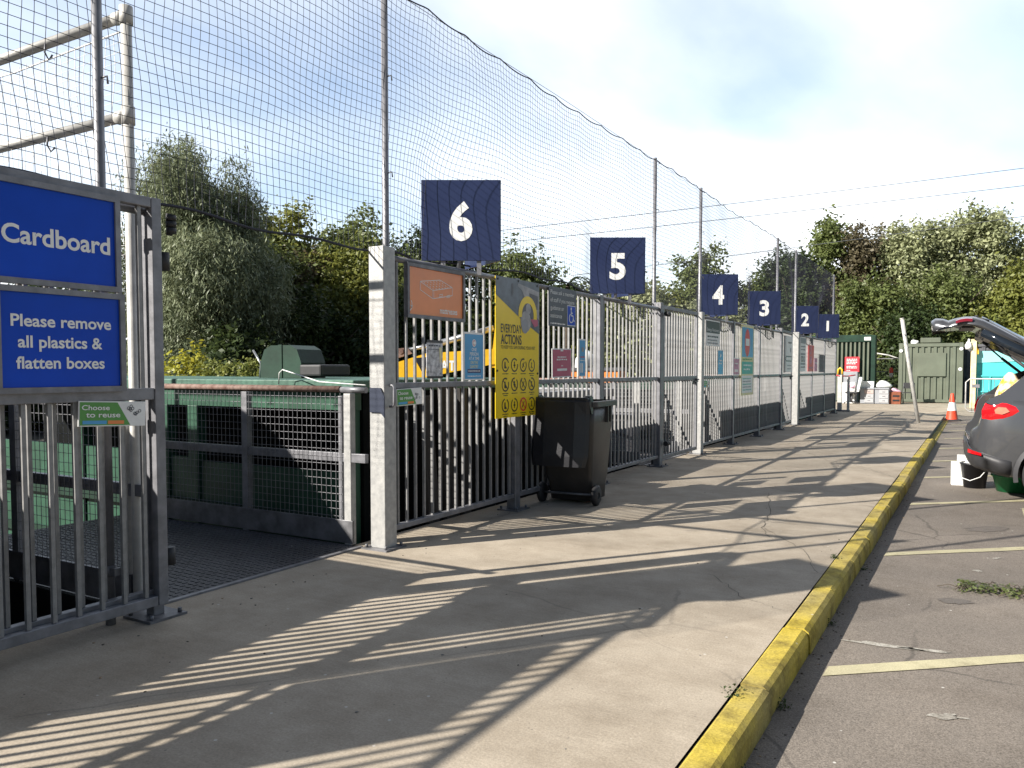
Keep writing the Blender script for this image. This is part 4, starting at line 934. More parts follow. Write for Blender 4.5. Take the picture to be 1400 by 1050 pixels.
for s in (-1, 1):
    # reflector in the bumper, wrapping the corner
    rf = MB(); vs = []
    for i in range(7):
        q = i/6; x = .02+.13*q; wv = .66+.185*q**.6
        vs += [(x-.032, s*wv*1.012, .555-.02*q), (x-.032, s*wv*1.012, .60-.035*q)]
    rf.add(vs, [(2*i, 2*i+2, 2*i+3, 2*i+1) for i in range(6)], 0, True); rf.build('reflector', 'tail_red', car)
    # tail lamp: a lens lying over the corner
    prof = [(.118, .965), (.20, .945), (.32, .965), (.42, 1.01), (.475, 1.06), (.44, 1.11), (.36, 1.145), (.24, 1.16), (.15, 1.15), (.115, 1.06)]
    def hw(x):
        for a, b in zip(st, st[1:]):
            if a[0] <= x <= b[0]: return a[1]+(b[1]-a[1])*(x-a[0])/(b[0]-a[0])
        return .9
    ln = MB(); cx_, cz_ = .27, 1.055; n = len(prof); vs = []; fs = []
    K = 6
    for j in range(K+1):
        q = j/K
        for (a, c) in prof:
            x = cx_+(a-cx_)*q; z = cz_+(c-cz_)*q
            vs.append((x, s*(hw(x)*.985+.026*(1-q**3)+.002), z))
    for j in range(1, K):
        for k in range(n): fs.append((j*n+k, j*n+(k+1) % n, (j+1)*n+(k+1) % n, (j+1)*n+k))
    for k in range(n): fs.append((0, n+k, n+(k+1) % n))
    ln.add(vs, fs, 0, True); lamp = ln.build('tail_lamp', 'tail_red', car)
    ii = MB(); pr = [(.245, 1.03), (.31, 1.02), (.38, 1.055), (.345, 1.10), (.27, 1.105), (.235, 1.07)]
    vs = [(x, s*(hw(x)*.985+.036), z) for x, z in pr]; ii.add(vs, [tuple(range(6))], 0); ii.build('inner_lens', 'tail_clear', lamp)
    rr = MB(); pr = [(.10, 1.0), (.10, 1.13), (.11, 1.14), (.112, .97)]
# greenhouse: pillars, roof, side windows
roof = [(.86, 1.625), (1.2, 1.66), (1.9, 1.68), (2.5, 1.66), (2.95, 1.58)]
mb = MB(); rings = []
for x, z in roof:
    wv = .62; rings.append([(x, -wv-.07, z-.075), (x, -wv, z-.02), (x, -.3, z+.01), (x, .3, z+.01), (x, wv, z-.02), (x, wv+.07, z-.075), (x, wv, z-.08), (x, -wv, z-.08)])
loft(mb, rings, 0, (True, True), True); mb.build('roof', 'car_paint', car)
for s in (-1, 1):
    def P(x, z): # side glass plane leans in
        return (x, s*(.86-(z-1.15)*.32), z)
    def strip(name, m, pts, th=.05):
        q = MB(); vs = [P(*p) for p in pts]+[(P(*p)[0], P(*p)[1]-s*th, P(*p)[2]) for p in pts]; n = len(pts)
        b = bmesh.new(); bv = [b.verts.new(v) for v in vs]
        for f in [tuple(range(n)), tuple(reversed(range(n, 2*n)))]+[(i, i+n, (i+1) % n+n, (i+1) % n) for i in range(n)]: b.faces.new([bv[i] for i in f])
        bmesh.ops.recalc_face_normals(b, faces=b.faces); q.bm(b); return q.build(name, m, car)
    strip('rear_pillar', 'car_paint', [(.14, 1.155), (.20, 1.20), (.30, 1.25), (.42, 1.36), (.54, 1.47), (.86, 1.60), (1.15, 1.60), (.80, 1.20), (.78, 1.13), (.2, 1.13)], .09)
    strip('side_window', 'glass_dark', [(.81, 1.19), (1.155, 1.595), (1.75, 1.61), (1.75, 1.10)], .02)
    strip('door_pillar', 'car_trim', [(1.751, 1.10), (1.751, 1.62), (1.84, 1.62), (1.84, 1.09)], .03)
    strip('side_window', 'glass_dark', [(1.841, 1.09), (1.841, 1.61), (2.5, 1.60), (3.15, 1.06)], .02)
    strip('front_pillar', 'car_paint', [(2.501, 1.60), (2.62, 1.60), (3.28, 1.03), (3.151, 1.05)], .05)
mb = MB(); loft(mb, [[(2.62, -.62, 1.59), (2.62, .62, 1.59), (2.60, .62, 1.57), (2.60, -.62, 1.57)], [(3.27, -.80, 1.04), (3.27, .80, 1.04), (3.24, .80, 1.03), (3.24, -.80, 1.03)]]); mb.build('windscreen', 'glass_dark', car)
# tailgate swung up: profile in x,z then lofted across the width with rounded edges
outer = [(.93, 1.66), (.70, 1.79), (.45, 1.93), (.25, 2.055), (.12, 2.13), (.02, 2.165), (-.08, 2.165), (-.18, 2.145), (-.24, 2.125), (-.30, 2.15), (-.38, 2.155), (-.43, 2.12), (-.42, 2.07)]
inner = [(.88, 1.60), (.66, 1.70), (.42, 1.82), (.22, 1.935), (.09, 2.01), (.0, 2.05), (-.08, 2.055), (-.17, 2.04), (-.24, 2.03), (-.30, 2.03), (-.36, 2.03), (-.40, 2.04), (-.41, 2.055)]
mb = MB(); rings = []
for j in range(13):
    v = -1+2*j/12; yy = .60*v*(1+.0); e = max(0, abs(v)-.7)/.3
    ring = []
    for i, ((a, b), (c, d)) in enumerate(zip(outer, inner)):
        wv = .60+.10*math.sin(math.pi*min(1, i/8)); drop = .085*e**2
        ring.append((a+(.02*e if i > 10 else 0), v*wv, b-drop))
    for i, ((a, b), (c, d)) in reversed(list(enumerate(zip(outer, inner)))):
        wv = .58+.10*math.sin(math.pi*min(1, i/8)); ring.append((c, v*wv, d))
    rings.append(ring)
loft(mb, rings, 0, (True, True), True); gate = mb.build('tailgate', 'car_paint', car)
mb = MB(); rings = []
for j in range(11):
    v = -1+2*j/10; e = max(0, abs(v)-.6)/.4; ring = []
    for (a, b) in outer[1:5]: ring.append((a-.004, v*.69, b+.035-.17*e**2))
    for (a, b) in reversed(inner[1:5]): ring.append((a, v*.69, b+.0-.09*e))
    rings.append(ring)
loft(mb, rings, 0, (True, True), True); mb.build('rear_window', 'glass_dark', gate)
for s in (-1, 1):
    mb = MB(); rings = []
    for x, z in ((.0, 2.115), (-.06, 2.12), (-.12, 2.112), (-.17, 2.095)): rings.append([(x, s*.66, z-.03), (x, s*.706, z-.022), (x, s*.70, z+.010), (x, s*.66, z+.02)])
    loft(mb, rings); mb.build('gate_lamp', 'gate_red', gate)
    MB().tube([(.10, s*.64, 1.97), (.42, s*.66, 1.66)], .010, 8).tube([(.40, s*.66, 1.68), (.72, s*.68, 1.40)], .017, 8).build('gas_strut', 'rubber', car)
MB().box((-.10, -.45, 2.028), (.20, .45, 2.05)).build('inner_trim', 'car_trim', gate)
mb = MB(); mb.box((.05, -.08, 2.15), (.09, .08, 2.20), bev=.01); mb.tube([(.06, -.5, 2.145), (.18, -.52, 2.105)], .012, 6); mb.build('wiper', 'rubber', gate)
MB().box((.15, -.10, .55), (.16, .10, .57)).build('tow_cover', 'car_trim', car)
lump('waste_sack', 'sack', (.34, 11.35, 1.02), (.17, .24, .34), 11, 'bulging yellow and white sack in the boot of the car', 'sack', amp=.16)
# bucket, box and tub under the bumper
t = thing('bucket', 'black bucket with a pale handle under the rear bumper of the car', 'bucket', (-.02, 12.0, -.13))
MB().lathe([(0, .004), (.125, .004), (.165, .30), (.175, .30), (.175, .325), (.158, .325), (.12, .02), (0, .02)], 28).build('pail', 'bin', t)
MB().tube([(-.168+.0, -.02, .28), (-.16, -.15, .14), (-.05, -.215, .11), (.06, -.20, .16), (.13, -.14, .25), (.168, .0, .29)], .006, 6).build('handle', 'paper', t)
t = thing('carton', 'small white carton standing left of the black bucket', 'carton', (-.20, 12.15, -.13), R(8))
MB().box((-.09, -.07, 0), (.09, .07, .31), bev=.006).build('box', 'paper', t); mb = MB(); mb.box((-.09, -.071, .311), (.09, .0, .315)); mb.box((-.02, .02, .312), (.11, .07, .40)); mb.build('flap', 'white_plastic', t)
lump('paper_bundle', 'paper', (.0, 12.02, .20), (.10, .09, .10), 21, 'crumpled white paper sticking out of the black bucket', 'paper', amp=.5)
t = thing('plastic_tub', 'low green plastic tub under the car beside the rear wheel', 'tub', (.42, 11.85, -.13))
MB().lathe([(0, .004), (.20, .004), (.245, .19), (.265, .19), (.265, .21), (.235, .21), (.19, .02), (0, .02)], 30).build('tub', 'green_tub', t)

# ------------------------------------------------------------------ far end of the site
lp_ = MB().tube([(0, 0, 0), (-.27, .02, 1.6), (-.46, .03, 2.82)], .05, 14)
t = thing('leaning_post', 'bent galvanised post leaning left at the far end of the kerb', 'post', (-1.39, 24.3, -.05)); lp_.build('tube', 'galv_pale', t)
MB().tube([(-.463, .03, 2.82), (-.468, .03, 2.85)], .055, 14).build('cap', 'galv_pale', t); MB().tube([(-.38, -.06, 2.40), (-.38, -.03, 2.40)], .015, 8).build('bolt', 'steel_dark', t)
t = thing('traffic_cone', 'orange and white traffic cone at the end of the yellow kerb', 'cone', (-.68, 27.5, -.13))
MB().box((-.24, -.24, 0), (.24, .24, .04), bev=.015).build('base', 'rubber', t)
MB().lathe([(.17, .041), (.165, .06), (.125, .30)], 24).lathe([(.085, .55), (.045, .80), (.035, .82), (0, .82)], 24).build('cone', 'cone_orange', t)
MB().lathe([(.1255, .301), (.0855, .549)], 24).build('sleeve', 'white', t)
t = thing('crowd_barrier', 'galvanised crowd barrier in front of the turquoise skip', 'barrier', (.95, 27.1, -.13))
MB().tube([(1.25, 0, .30), (1.25, 0, 1.15), (1.15, 0, 1.26), (-1.18, 0, 1.26), (-1.28, 0, 1.16), (-1.28, 0, .40), (-1.18, 0, .30), (1.25, 0, .30)], .021, 10).build('frame', 'galv_pale', t)
for k in range(17): MB().tube([(-1.12+k*.14, 0, .31), (-1.12+k*.14, 0, 1.25)], .007, 6).build('bar', 'galv', t)
for x in (-.98, .95): MB().box((x-.03, -.25, 0), (x+.03, .25, .03)).box((x-.028, -.02, .031), (x+.028, .02, .29)).build('foot', 'galv', t)
MB().box((-1.12, -.03, 1.0), (-.93, -.022, 1.1)).build('plate', 'galv', t)

def ribbed(mb, x0, x1, z0, z1, y, d=.036, n=12, mi=0):     # corrugated sheet facing -y
    prof = []; wv = (x1-x0)/n
    for k in range(n):
        a = x0+k*wv; prof += [(a, y), (a+wv*.46, y), (a+wv*.54, y+d), (a+wv*.92, y+d)]
    prof.append((x1, y))
    vs = [(a, b, z0) for a, b in prof]+[(a, b, z1) for a, b in prof]; m_ = len(prof)
    mb.add(vs, [(i, i+1, m_+i+1, m_+i) for i in range(m_-1)], mi)
t = thing('shipping_container', 'olive shipping container end with a blanked hatch behind the traffic cone', 'container', (-1.78, 38, 0), R(0))
mb = MB(); mb.box((-1.16, .06, .1), (1.16, 6.0, 2.44)); ribbed(mb, -1.05, 1.05, .13, 2.36, .0, .05, 9); mb.build('walls', 'olive', t)
mb = MB(); mb.box((-1.2, -.03, .03), (-1.051, .12, 2.52), bev=.01); mb.box((1.051, -.03, .03), (1.2, .12, 2.52), bev=.01); mb.box((-1.05, -.025, 2.36), (1.05, .1, 2.5), bev=.01); mb.box((-1.05, -.025, .03), (1.05, .1, .15), bev=.01); mb.build('frame', 'olive', t)
mb = MB(); mb.box((-.48, -.055, 1.12), (.58, -.004, 2.10), bev=.008); mb.build('hatch', 'olive', t)
mb = MB(); mb.box((-.40, .1, 2.53), (.36, .7, 2.74), bev=.02); mb.build('roof_box', 'olive', t)
for x, z in ((1.12, 2.26), (-1.12, 2.2), (1.10, 1.42)):
    o = MB().tube([(x, -.055, z), (x, -.028, z)], .07, 12).build('reflector', 'white_plastic', t)
lump('white_bag', 'white_plastic', (-2.4, 38.3, 2.55), (.16, .13, .12), 31, 'small white bag on the roof of the olive container', 'bag')
t = thing('dark_cabin', 'dark green ribbed steel cabin behind the red sign and number sign 1', 'cabin', (-4.95, 37.6, 0))
mb = MB(); mb.box((-1.7, .10, .02), (1.05, 1.0, 2.85)); mb.build('walls', 'green_dark', t)
mb = MB()
for k in range(15): x = -1.70+k*.175; mb.prism([(x, .098), (x+.02, .0), (x+.085, .0), (x+.105, .098)], .05, 2.58, axis='z')
mb.build('ribs', 'olive', t)
mb = MB(); mb.box((.92, -.01, .02), (1.09, .4, 2.88), bev=.01); mb.box((-1.75, -.012, 2.60), (.919, .2, 2.90), bev=.01); mb.build('frame', 'green_dark', t)
o = MB().box((.64, -.02, 2.66), (.90, -.013, 2.80)).build('plate', 'white_plastic', t)
t, w_, h_ = sign('red_sign', 'bright red sign with white lines of print on the dark ribbed cabin', -.29, .29, -.33, .33, 'red_sign', x=-4.80, rz=0); t.location = (-4.77, 37.5, 1.62)
mb = MB()
for k in range(4): scribble(mb, -.22, .20-.06*(k == 3), .23-k*.065, .035, -.002)
for k in range(2): scribble(mb, -.22, .2, -.08-k*.065, .035, -.002)
scribble(mb, -.22, -.05, -.25, .025, -.002); mb.build('lettering', 'white', t)
# discarded furniture
def desk(loc, label, top, rz=0):
    t = thing('desk', label, 'desk', loc, rz, 'discarded desks by the dark cabin')
    MB().box((-.27, -.3, .60), (.27, .35, .66), bev=.008).build('desk_top', 'grey_laminate', t)
    MB().box((-.26, -.26, .02), (.26, .33, .599)).build('carcass', 'grey_laminate', t)
    for k in range(3):
        d = MB().box((-.10, -.28, .06+k*.18), (.24, -.262, .22+k*.18), bev=.004).build('drawer', ['drawer_grey', 'drawer_grey', 'drawer_pink'][k] if top else 'drawer_grey', t)
        MB().box((.02, -.292, .13+k*.18), (.12, -.281, .15+k*.18)).build('handle', 'steel_dark', d)
    return t
desk((-3.95, 36.0, 0), 'grey desk with a pinkish top drawer and a white box on it', True); desk((-3.40, 36.0, 0), 'grey desk with pale drawers and a white sack on it', False)
MB_ = MB().box((-.33, -.2, 0), (.25, .2, .26), bev=.01); o = MB_.build('white_box', 'white_plastic', loc=(-3.97, 36.0, .661)); tag(o, 'white box on the desk beside the office chair', 'box')
lump('white_sack', 'white_plastic', (-3.36, 36.0, .77), (.30, .22, .17), 41, 'white sack slumped on the right hand grey desk', 'sack')
t = thing('drawer_unit', 'red brown wooden drawer unit beside the grey desks', 'drawers', (-2.93, 36.1, 0)); MB().box((-.21, -.24, 0), (.21, .3, .50), bev=.006).build('carcass', 'red_wood', t)
for k in range(2): MB().box((-.08, -.25, .12+k*.18), (.17, -.241, .19+k*.18)).build('drawer_gap', 'black_print', t)
lump('pink_cloth', 'lilac', (-2.93, 36.1, .56), (.18, .17, .10), 43, 'heap of pink and white cloth on the red brown drawer unit', 'cloth', amp=.5)
t = thing('fridge', 'short white fridge freezer with a dark grille near the far fence end', 'fridge', (-4.66, 36.0, 0)); MB().box((-.24, -.25, 0), (.24, .3, .88), bev=.02).build('cabinet', 'white_plastic', t)
MB().box((-.06, -.256, .08), (.10, -.251, .45)).build('grille', 'black_print', t); MB().box((-.22, -.262, .5), (.22, -.251, .86), bev=.01).build('door', 'white_plastic', t)
lump('pink_bag', 'lilac', (-4.52, 35.72, .72), (.10, .08, .10), 47, 'small pink bag hanging in front of the white fridge', 'bag')
t = thing('steel_cabinet', 'small grey steel cabinet standing behind the white fridge', 'cabinet', (-4.72, 36.9, 0)); MB().box((-.28, -.2, 0), (.28, .2, 1.32), bev=.01).build('carcass', 'grey_laminate', t); MB().box((-.25, -.212, .7), (.25, -.201, 1.29)).build('door', 'grey_laminate', t)
t = thing('office_chair', 'white backed office chair facing left beside the grey desk', 'chair', (-4.33, 35.6, 0), R(180))
mb = MB(); mb.prism([(-.10, .50), (-.02, .50), (-.10, 1.08), (-.16, 1.10), (-.22, 1.06)], -.2, .2); mb.build('backrest', 'white_plastic', t)
MB().box((-.06, -.23, .42), (.42, .23, .49), bev=.03).build('seat', 'rubber', t); MB().tube([(.18, 0, .1), (.18, 0, .42)], .03, 10).build('column', 'steel_dark', t)
mb = MB()
for k in range(5): a = 2*math.pi*k/5; mb.tube([(.18, 0, .10), (.18+.28*math.cos(a), .28*math.sin(a), .06)], .02, 6); mb.tube([(.18+.28*math.cos(a), .28*math.sin(a)-.02, .03), (.18+.28*math.cos(a), .28*math.sin(a)+.02, .03)], .03, 8)
mb.build('base', 'rubber', t)
t = thing('folding_chair', 'dark folding chair in front of the olive container corner', 'chair', (-2.5, 36.9, 0)); mb = MB()
for s in (-.2, .2): mb.tube([(s, -.2, 0), (s, .15, .85)], .014, 6); mb.tube([(s, .2, 0), (s, -.15, .45)], .014, 6)
mb.build('frame', 'steel_dark', t); MB().box((-.2, -.2, .44), (.2, .15, .47)).build('seat', 'rubber', t); MB().box((-.2, .10, .62), (.2, .13, .86)).build('backrest', 'rubber', t)
t = thing('gate_bollard', 'white post with a yellow cap and red chain at the end of the last fence', 'post', (-4.02, 28.9, 0))
MB().box((-.09, -.06, 0), (.05, .06, 1.22), bev=.008).build('post', 'galv_pale', t); MB().box((.17, .25, 0), (.25, .33, 1.15), bev=.008).build('side_post', 'galv_pale', t)
mb = MB(); mb.tube([(-.09, 0, 1.25), (-.08, 0, 1.40), (-.02, 0, 1.46), (.04, 0, 1.40), (.05, 0, 1.25)], .03, 8); mb.build('cap', 'yellow_paint', t)
mb = MB(); mb.tube([(-.28, 0, 1.24), (-.05, -.07, 1.19), (.2, .2, 1.18), (.42, .3, 1.22)], .022, 6); mb.build('chain', 'red_sign', t)
mb = MB(); mb.box((-.2, -.12, 0), (.3, .12, .05)); mb.build('foot', 'steel_dark', t)
# palisade, pipe and lifebuoy holder between the cabin and the olive container
t = thing('wire_fence', 'dark wire fence with a white bent pipe between cabin and olive container', 'fence', (-3.35, 40, 0))
mb = MB()
for k in range(26): mb.tube([(-.7+k*.06, 0, 0), (-.7+k*.06, 0, 1.9)], .006, 4)
for z in (.1, .7, 1.3, 1.9): mb.tube([(-.75, 0, z), (.9, 0, z)], .016, 6)
mb.build('wires', 'steel_dark', t); MB().tube([(-.75, -.1, 2.15), (-.2, -.1, 2.05), (.4, -.1, 1.82), (.9, -.1, 1.55)], .03, 8).build('pipe', 'galv_pale', t)
t = thing('hanging_lantern', 'small orange and white lantern hanging on the dark wire fence', 'lantern', (-3.42, 39.8, 1.05)); MB().lathe([(0, 0), (.08, .01), (.09, .2)], 14).build('base', 'white_plastic', t); MB().lathe([(.09, .201), (.07, .42), (0, .45)], 14).build('lens', 'cone_orange', t)
# turquoise skip
t = thing('turquoise_skip', 'turquoise hook skip with a sloping pale upper edge behind the car', 'skip', (2.3, 34.4, -.13))
mb = MB(); mb.prism([(-2.4, .05), (2.6, .05), (2.6, 2.1), (.6, 2.12), (-2.4, 2.22)], 0, 2.3); mb.build('shell', 'skip_blue', t)
mb = MB(); mb.prism([(-2.4, 1.78), (-1.9, 1.80), (2.6, 2.02), (2.6, 2.10), (.6, 2.12), (-2.4, 2.22)], -.03, -.002); mb.build('upper_plate', 'turq_pale', t)
for z in (1.30, .72): MB().box((-2.4, -.05, z-.025), (2.6, -.002, z+.025)).build('rail', 'skip_blue', t)
for x in (-1.95, -1.1, -.2, .7, 1.6): MB().box((x-.02, -.045, .06), (x+.02, -.002, 1.27)).build('rib', 'skip_blue', t)
mb = MB(); mb.ring(-1.15, 2.16, .05, .09, -.02, n=16); mb.prism([(-1.22, 2.10), (-1.08, 2.10), (-1.08, 2.14), (-1.22, 2.14)], -.019, -.003); mb.build('lug', 'turq_pale', t)
t = thing('yellow_post', 'rusty pale yellow steel post at the left end of the turquoise skip', 'post', (-.19, 34.2, -.13)); MB().box((-.09, -.08, 0), (.09, .08, 2.65), bev=.01).build('post', mat('worn_pale_yellow', (.72, .56, .26), .6, 0, .2, 5, c2=(.74, .66, .44)), t)
MB().prism([(-.09, 2.651), (.0, 2.651), (.10, 2.45), (.16, 2.2), (.16, 2.1), (.091, 2.1), (.091, 2.65)], -.03, .03).build('gusset', 'yellow_paint', t)
t = thing('dish_lamp', 'white hooded lamp on the top of the yellow post', 'lamp', (-.36, 34.1, 2.15)); t.scale = (.8, .8, .9); MB().lathe([(.02, .34), (.10, .28), (.15, .12), (.13, .0), (0, .03)], 16).build('hood', 'white_plastic', t); MB().tube([(0, 0, .3), (.02, 0, .42)], .05, 10).build('neck', 'white_plastic', t); MB().tube([(.1, 0, -.02), (.2, .05, -.12), (.3, .08, -.14)], .025, 8).build('bracket', 'white_plastic', t)
t = thing('shipping_container', 'dark grey container standing behind the turquoise skip', 'container', (2.4, 42, -.13)); mb = MB(); mb.box((-3, .06, .1), (3, 2.4, 2.6)); ribbed(mb, -2.9, 2.9, .13, 2.56, 0, .05, 20); mb.build('walls', 'machine_grey', t); MB().box((-3.02, -.03, 2.56), (3.02, 2.42, 2.68), bev=.01).build('frame', 'machine_grey', t)
# cables overhead
def cable(name, label, a, b, sag, r=.016):
    a, b = Vector(a), Vector(b); pts = [a.lerp(b, i/30)-Vector((0, 0, sag*4*(i/30)*(1-i/30))) for i in range(31)]
    tag(MB().tube(pts, r, 6).build(name, 'rod'), label, 'cable', 'overhead cables')
def far(p, q, ext0, ext1):
    c0 = Vector((0, 0, 1.4)); p, q = c0+(Vector(p)-c0)*.68, c0+(Vector(q)-c0)*.68; d = q-p; return p-d*ext0, q+d*ext1
for lab, p, q in (('highest of three thin overhead cables crossing the sky at right', (-17.49, 59.99, 13.81), (2.53, 71.77, 16.65)), ('middle of three thin overhead cables crossing the sky at right', (-18.4, 59.39, 12.61), (2.56, 71.72, 15.34)), ('lowest of three thin overhead cables, just above the trees at right', (-12.21, 62.88, 10.7), (2.61, 71.63, 13.05))):
    a, b = far(p, q, 1.0, 1.2); cable('overhead_cable', lab, a, b, .15)

# ------------------------------------------------------------------ trees
def leaf_mat(name, c, c2, tr=.35):
    m = bpy.data.materials.new(name); m.use_nodes = True; t = m.node_tree; t.nodes.clear()
    g = t.nodes.new('ShaderNodeTexCoord'); oi = t.nodes.new('ShaderNodeObjectInfo')
    n = t.nodes.new('ShaderNodeTexNoise'); n.inputs['Scale'].default_value = 1.1; n.inputs['Detail'].default_value = 7; n.inputs['Roughness'].default_value = .75; L(t, g.outputs['Object'], n.inputs['Vector'])
    r = t.nodes.new('ShaderNodeMapRange'); r.inputs[1].default_value = .32; r.inputs[2].default_value = .68; L(t, n.outputs['Fac'], r.inputs[0])
    x = t.nodes.new('ShaderNodeMix'); x.data_type = 'RGBA'; x.inputs['A'].default_value = c+(1,); x.inputs['B'].default_value = c2+(1,); L(t, r.outputs[0], x.inputs['Factor'])
    d = t.nodes.new('ShaderNodeBsdfPrincipled'); d.inputs['Roughness'].default_value = .5; d.inputs['Specular IOR Level'].default_value = .35; L(t, x.outputs['Result'], d.inputs['Base Color'])
    s = t.nodes.new('ShaderNodeBsdfTranslucent'); hs = t.nodes.new('ShaderNodeHueSaturation'); hs.inputs['Value'].default_value = 1.3; hs.inputs['Hue'].default_value = .485; L(t, x.outputs['Result'], hs.inputs['Color']); L(t, hs.outputs[0], s.inputs['Color'])
    k = t.nodes.new('ShaderNodeMixShader'); k.inputs[0].default_value = tr; L(t, d.outputs[0], k.inputs[1]); L(t, s.outputs[0], k.inputs[2])
    o = t.nodes.new('ShaderNodeOutputMaterial'); L(t, k.outputs[0], o.inputs[0]); return m
LM = {'mid': leaf_mat('mid_green_leaves', (.070, .098, .028), (.195, .23, .08)), 'dark': leaf_mat('dark_green_leaves', (.026, .046, .016), (.070, .098, .032)),
      'yellow': leaf_mat('yellow_green_leaves', (.095, .122, .026), (.25, .26, .065)), 'grey': leaf_mat('grey_green_leaves', (.105, .135, .076), (.27, .30, .18), .25),
      'brown': leaf_mat('bronze_leaves', (.075, .068, .038), (.19, .16, .095)), 'lime': leaf_mat('lime_leaves', (.20, .22, .02), (.42, .40, .05)), 'pale': leaf_mat('pale_green_leaves', (.14, .165, .075), (.40, .42, .24), .25)}
def crown_mesh(name, seed, lobes, per, leaf, m, droop=0, spread=.34, tw=1.0, aspect=1.5):
    """lobes: list of (cx, cy, cz, rx, ry, rz); per: clumps per unit of lobe; leaves in clumps scattered through the shell"""
    rs = np.random.RandomState(seed); CC = []; NN = []
    for (cx_, cy_, cz_, rx, ry, rz) in lobes:
        k = max(5, int(per*(rx*ry+ry*rz+rx*rz)))
        v = rs.normal(size=(k, 3)); v /= np.linalg.norm(v, axis=1, keepdims=True)
        rad = .55+.50*rs.rand(k)**.6
        CC.append(np.array([cx_, cy_, cz_])+v*np.array([rx, ry, rz])*rad[:, None]); NN.append(v)
    C_ = np.concatenate(CC); N_ = np.concatenate(NN); nl = rs.randint(12, 30, size=len(C_))
    idx = np.repeat(np.arange(len(C_)), nl); n = len(idx)
    cs = leaf*5.4*(.55+.9*rs.rand(len(C_)))
    off = rs.normal(size=(n, 3))*np.array([1, 1, .75]); off *= (cs*spread*1.0)[idx][:, None]
    if droop: off[:, 2] -= abs(rs.normal(size=n))*cs[idx]*droop
    pos = C_[idx]+off
    nr = N_[idx]*.6+np.array([0, 0, .55])+rs.normal(size=(n, 3))*.65; nr /= np.linalg.norm(nr, axis=1, keepdims=True)
    ax_ = rs.normal(size=(n, 3))
    if droop: ax_ = ax_*.35+np.array([0, 0, -1])
    a = np.cross(nr, ax_); a /= np.linalg.norm(a, axis=1, keepdims=True)+1e-9; b = np.cross(nr, a)
    L_ = leaf*(.6+.8*rs.rand(n))[:, None]
    A = a*L_*.5*tw; B = b*L_*.5*aspect
    V = np.stack([pos-B, pos+A*.9+nr*L_*.08, pos+B, pos-A*.9+nr*L_*.08], 1).reshape(-1, 3)
    F = np.arange(n*4).astype(np.int32)
    me = bpy.data.meshes.new(name); me.vertices.add(n*4); me.vertices.foreach_set('co', V.ravel()); me.loops.add(n*4); me.loops.foreach_set('vertex_index', F); me.polygons.add(n); me.polygons.foreach_set('loop_start', (np.arange(n)*4).astype(np.int32)); me.update(calc_edges=True); me.materials.append(m)
    return me
def lobe_set(seed, W, H, z0, n, lo=.32, hi=.55, top=1.0, shape=.75):
    r_ = random.Random(seed); out = [(0, 0, z0+(H-z0)*.45, W*.55, W*.55, (H-z0)*.40)]
    for i in range(n):
        q = r_.random(); z = z0+(H-z0)*(.06+.88*q); wz = W*math.sin(math.pi*min(.97, .18+.80*q))**shape
        a = r_.uniform(0, 6.283); d = wz*r_.uniform(.45, .85); s = W*r_.uniform(lo, hi)*(1-.35*q)
        out.append((d*math.cos(a), d*math.sin(a), min(z, H-s*.6), s, s, s*r_.uniform(.7, 1.05)))
    for i in range(max(6, n//2)):       # leaders that break the skyline
        a = r_.uniform(0, 6.283); d = W*r_.uniform(.05, .62); s = W*r_.uniform(.07, .15)
        out.append((d*math.cos(a), d*math.sin(a), H*r_.uniform(.90, 1.06)-d*.25, s, s, s*2.6))
    return out
def trunk_mb(seed, H, r, W, z1):
    r_ = random.Random(seed); mb = MB(); pts = [(0, 0, -.1)]
    for i in range(1, 7): pts.append((r_.uniform(-.12, .12)*i/3, r_.uniform(-.12, .12)*i/3, H*.8*i/6))
    mb.tube(pts, [r*(1-.13*i) for i in range(7)], 9)
    for k in range(9):
        i = r_.randint(1, 5); p = Vector(pts[i]); a = r_.uniform(0, 6.283); l = W*r_.uniform(.5, .9)
        q = p+Vector((math.cos(a)*l*.5, math.sin(a)*l*.5, l*.35)); e = p+Vector((math.cos(a)*l, math.sin(a)*l, l*.85)); mb.tube([p, q, e], [r*.42, r*.26, r*.07], 6)
    return mb
PROTO = {}
def tree(label, loc, W, H, kind, leafk, seed, group, z0=.9, leaf=.2, per=5.0, nl=16, name='broadleaf_tree', cat='tree', rz=0, wscale=1, mesh_key=None, droop=0, **kw):
    t = thing(name, label, cat, loc, rz, group)
    key = mesh_key or (seed, kind)
    if key not in PROTO:
        PROTO[key] = (crown_mesh('crown', seed, lobe_set(seed, W*1.15, H, z0, int(nl*1.4)), per*2.2, leaf*.66, LM[leafk], droop, **kw), trunk_mb(seed, H, .05+.018*H, W, z0))
    me, tb = PROTO[key]
    c = bpy.data.objects.new('crown', me); COL.objects.link(c); c.parent = t
    tb.build('trunk', 'bark', t)
    return t
GL = 'trees beyond the yard on the left'; GR = 'trees behind the far end of the site'
LB = -2.3
tree('tall grey green willow just right of the cardboard signs', (-24.0, 18.9, LB), 3.15, 10.5, 'w', 'grey', 3, GL, .4, .16, 24, 34, name='willow_tree', droop=.8, tw=.45, aspect=1.7)
tree('broad dark tree right of the willow, its lower crown in deep shade', (-27.6, 25.6, LB), 3.2, 9.7, 'a', 'yellow', 11, GL, .4, .20, 8, 20)
tree('dark green tree directly left of the pale post', (-24.4, 27.9, LB), 3.4, 9.5, 'b', 'mid', 12, GL, .4, .20, 8, 20)
tree('bronze tinted tree half hidden between the dark trees left of the pale post', (-24.9, 25.2, LB), 2.6, 8.2, 'c', 'brown', 13, GL, .4, .20, 9, 18)
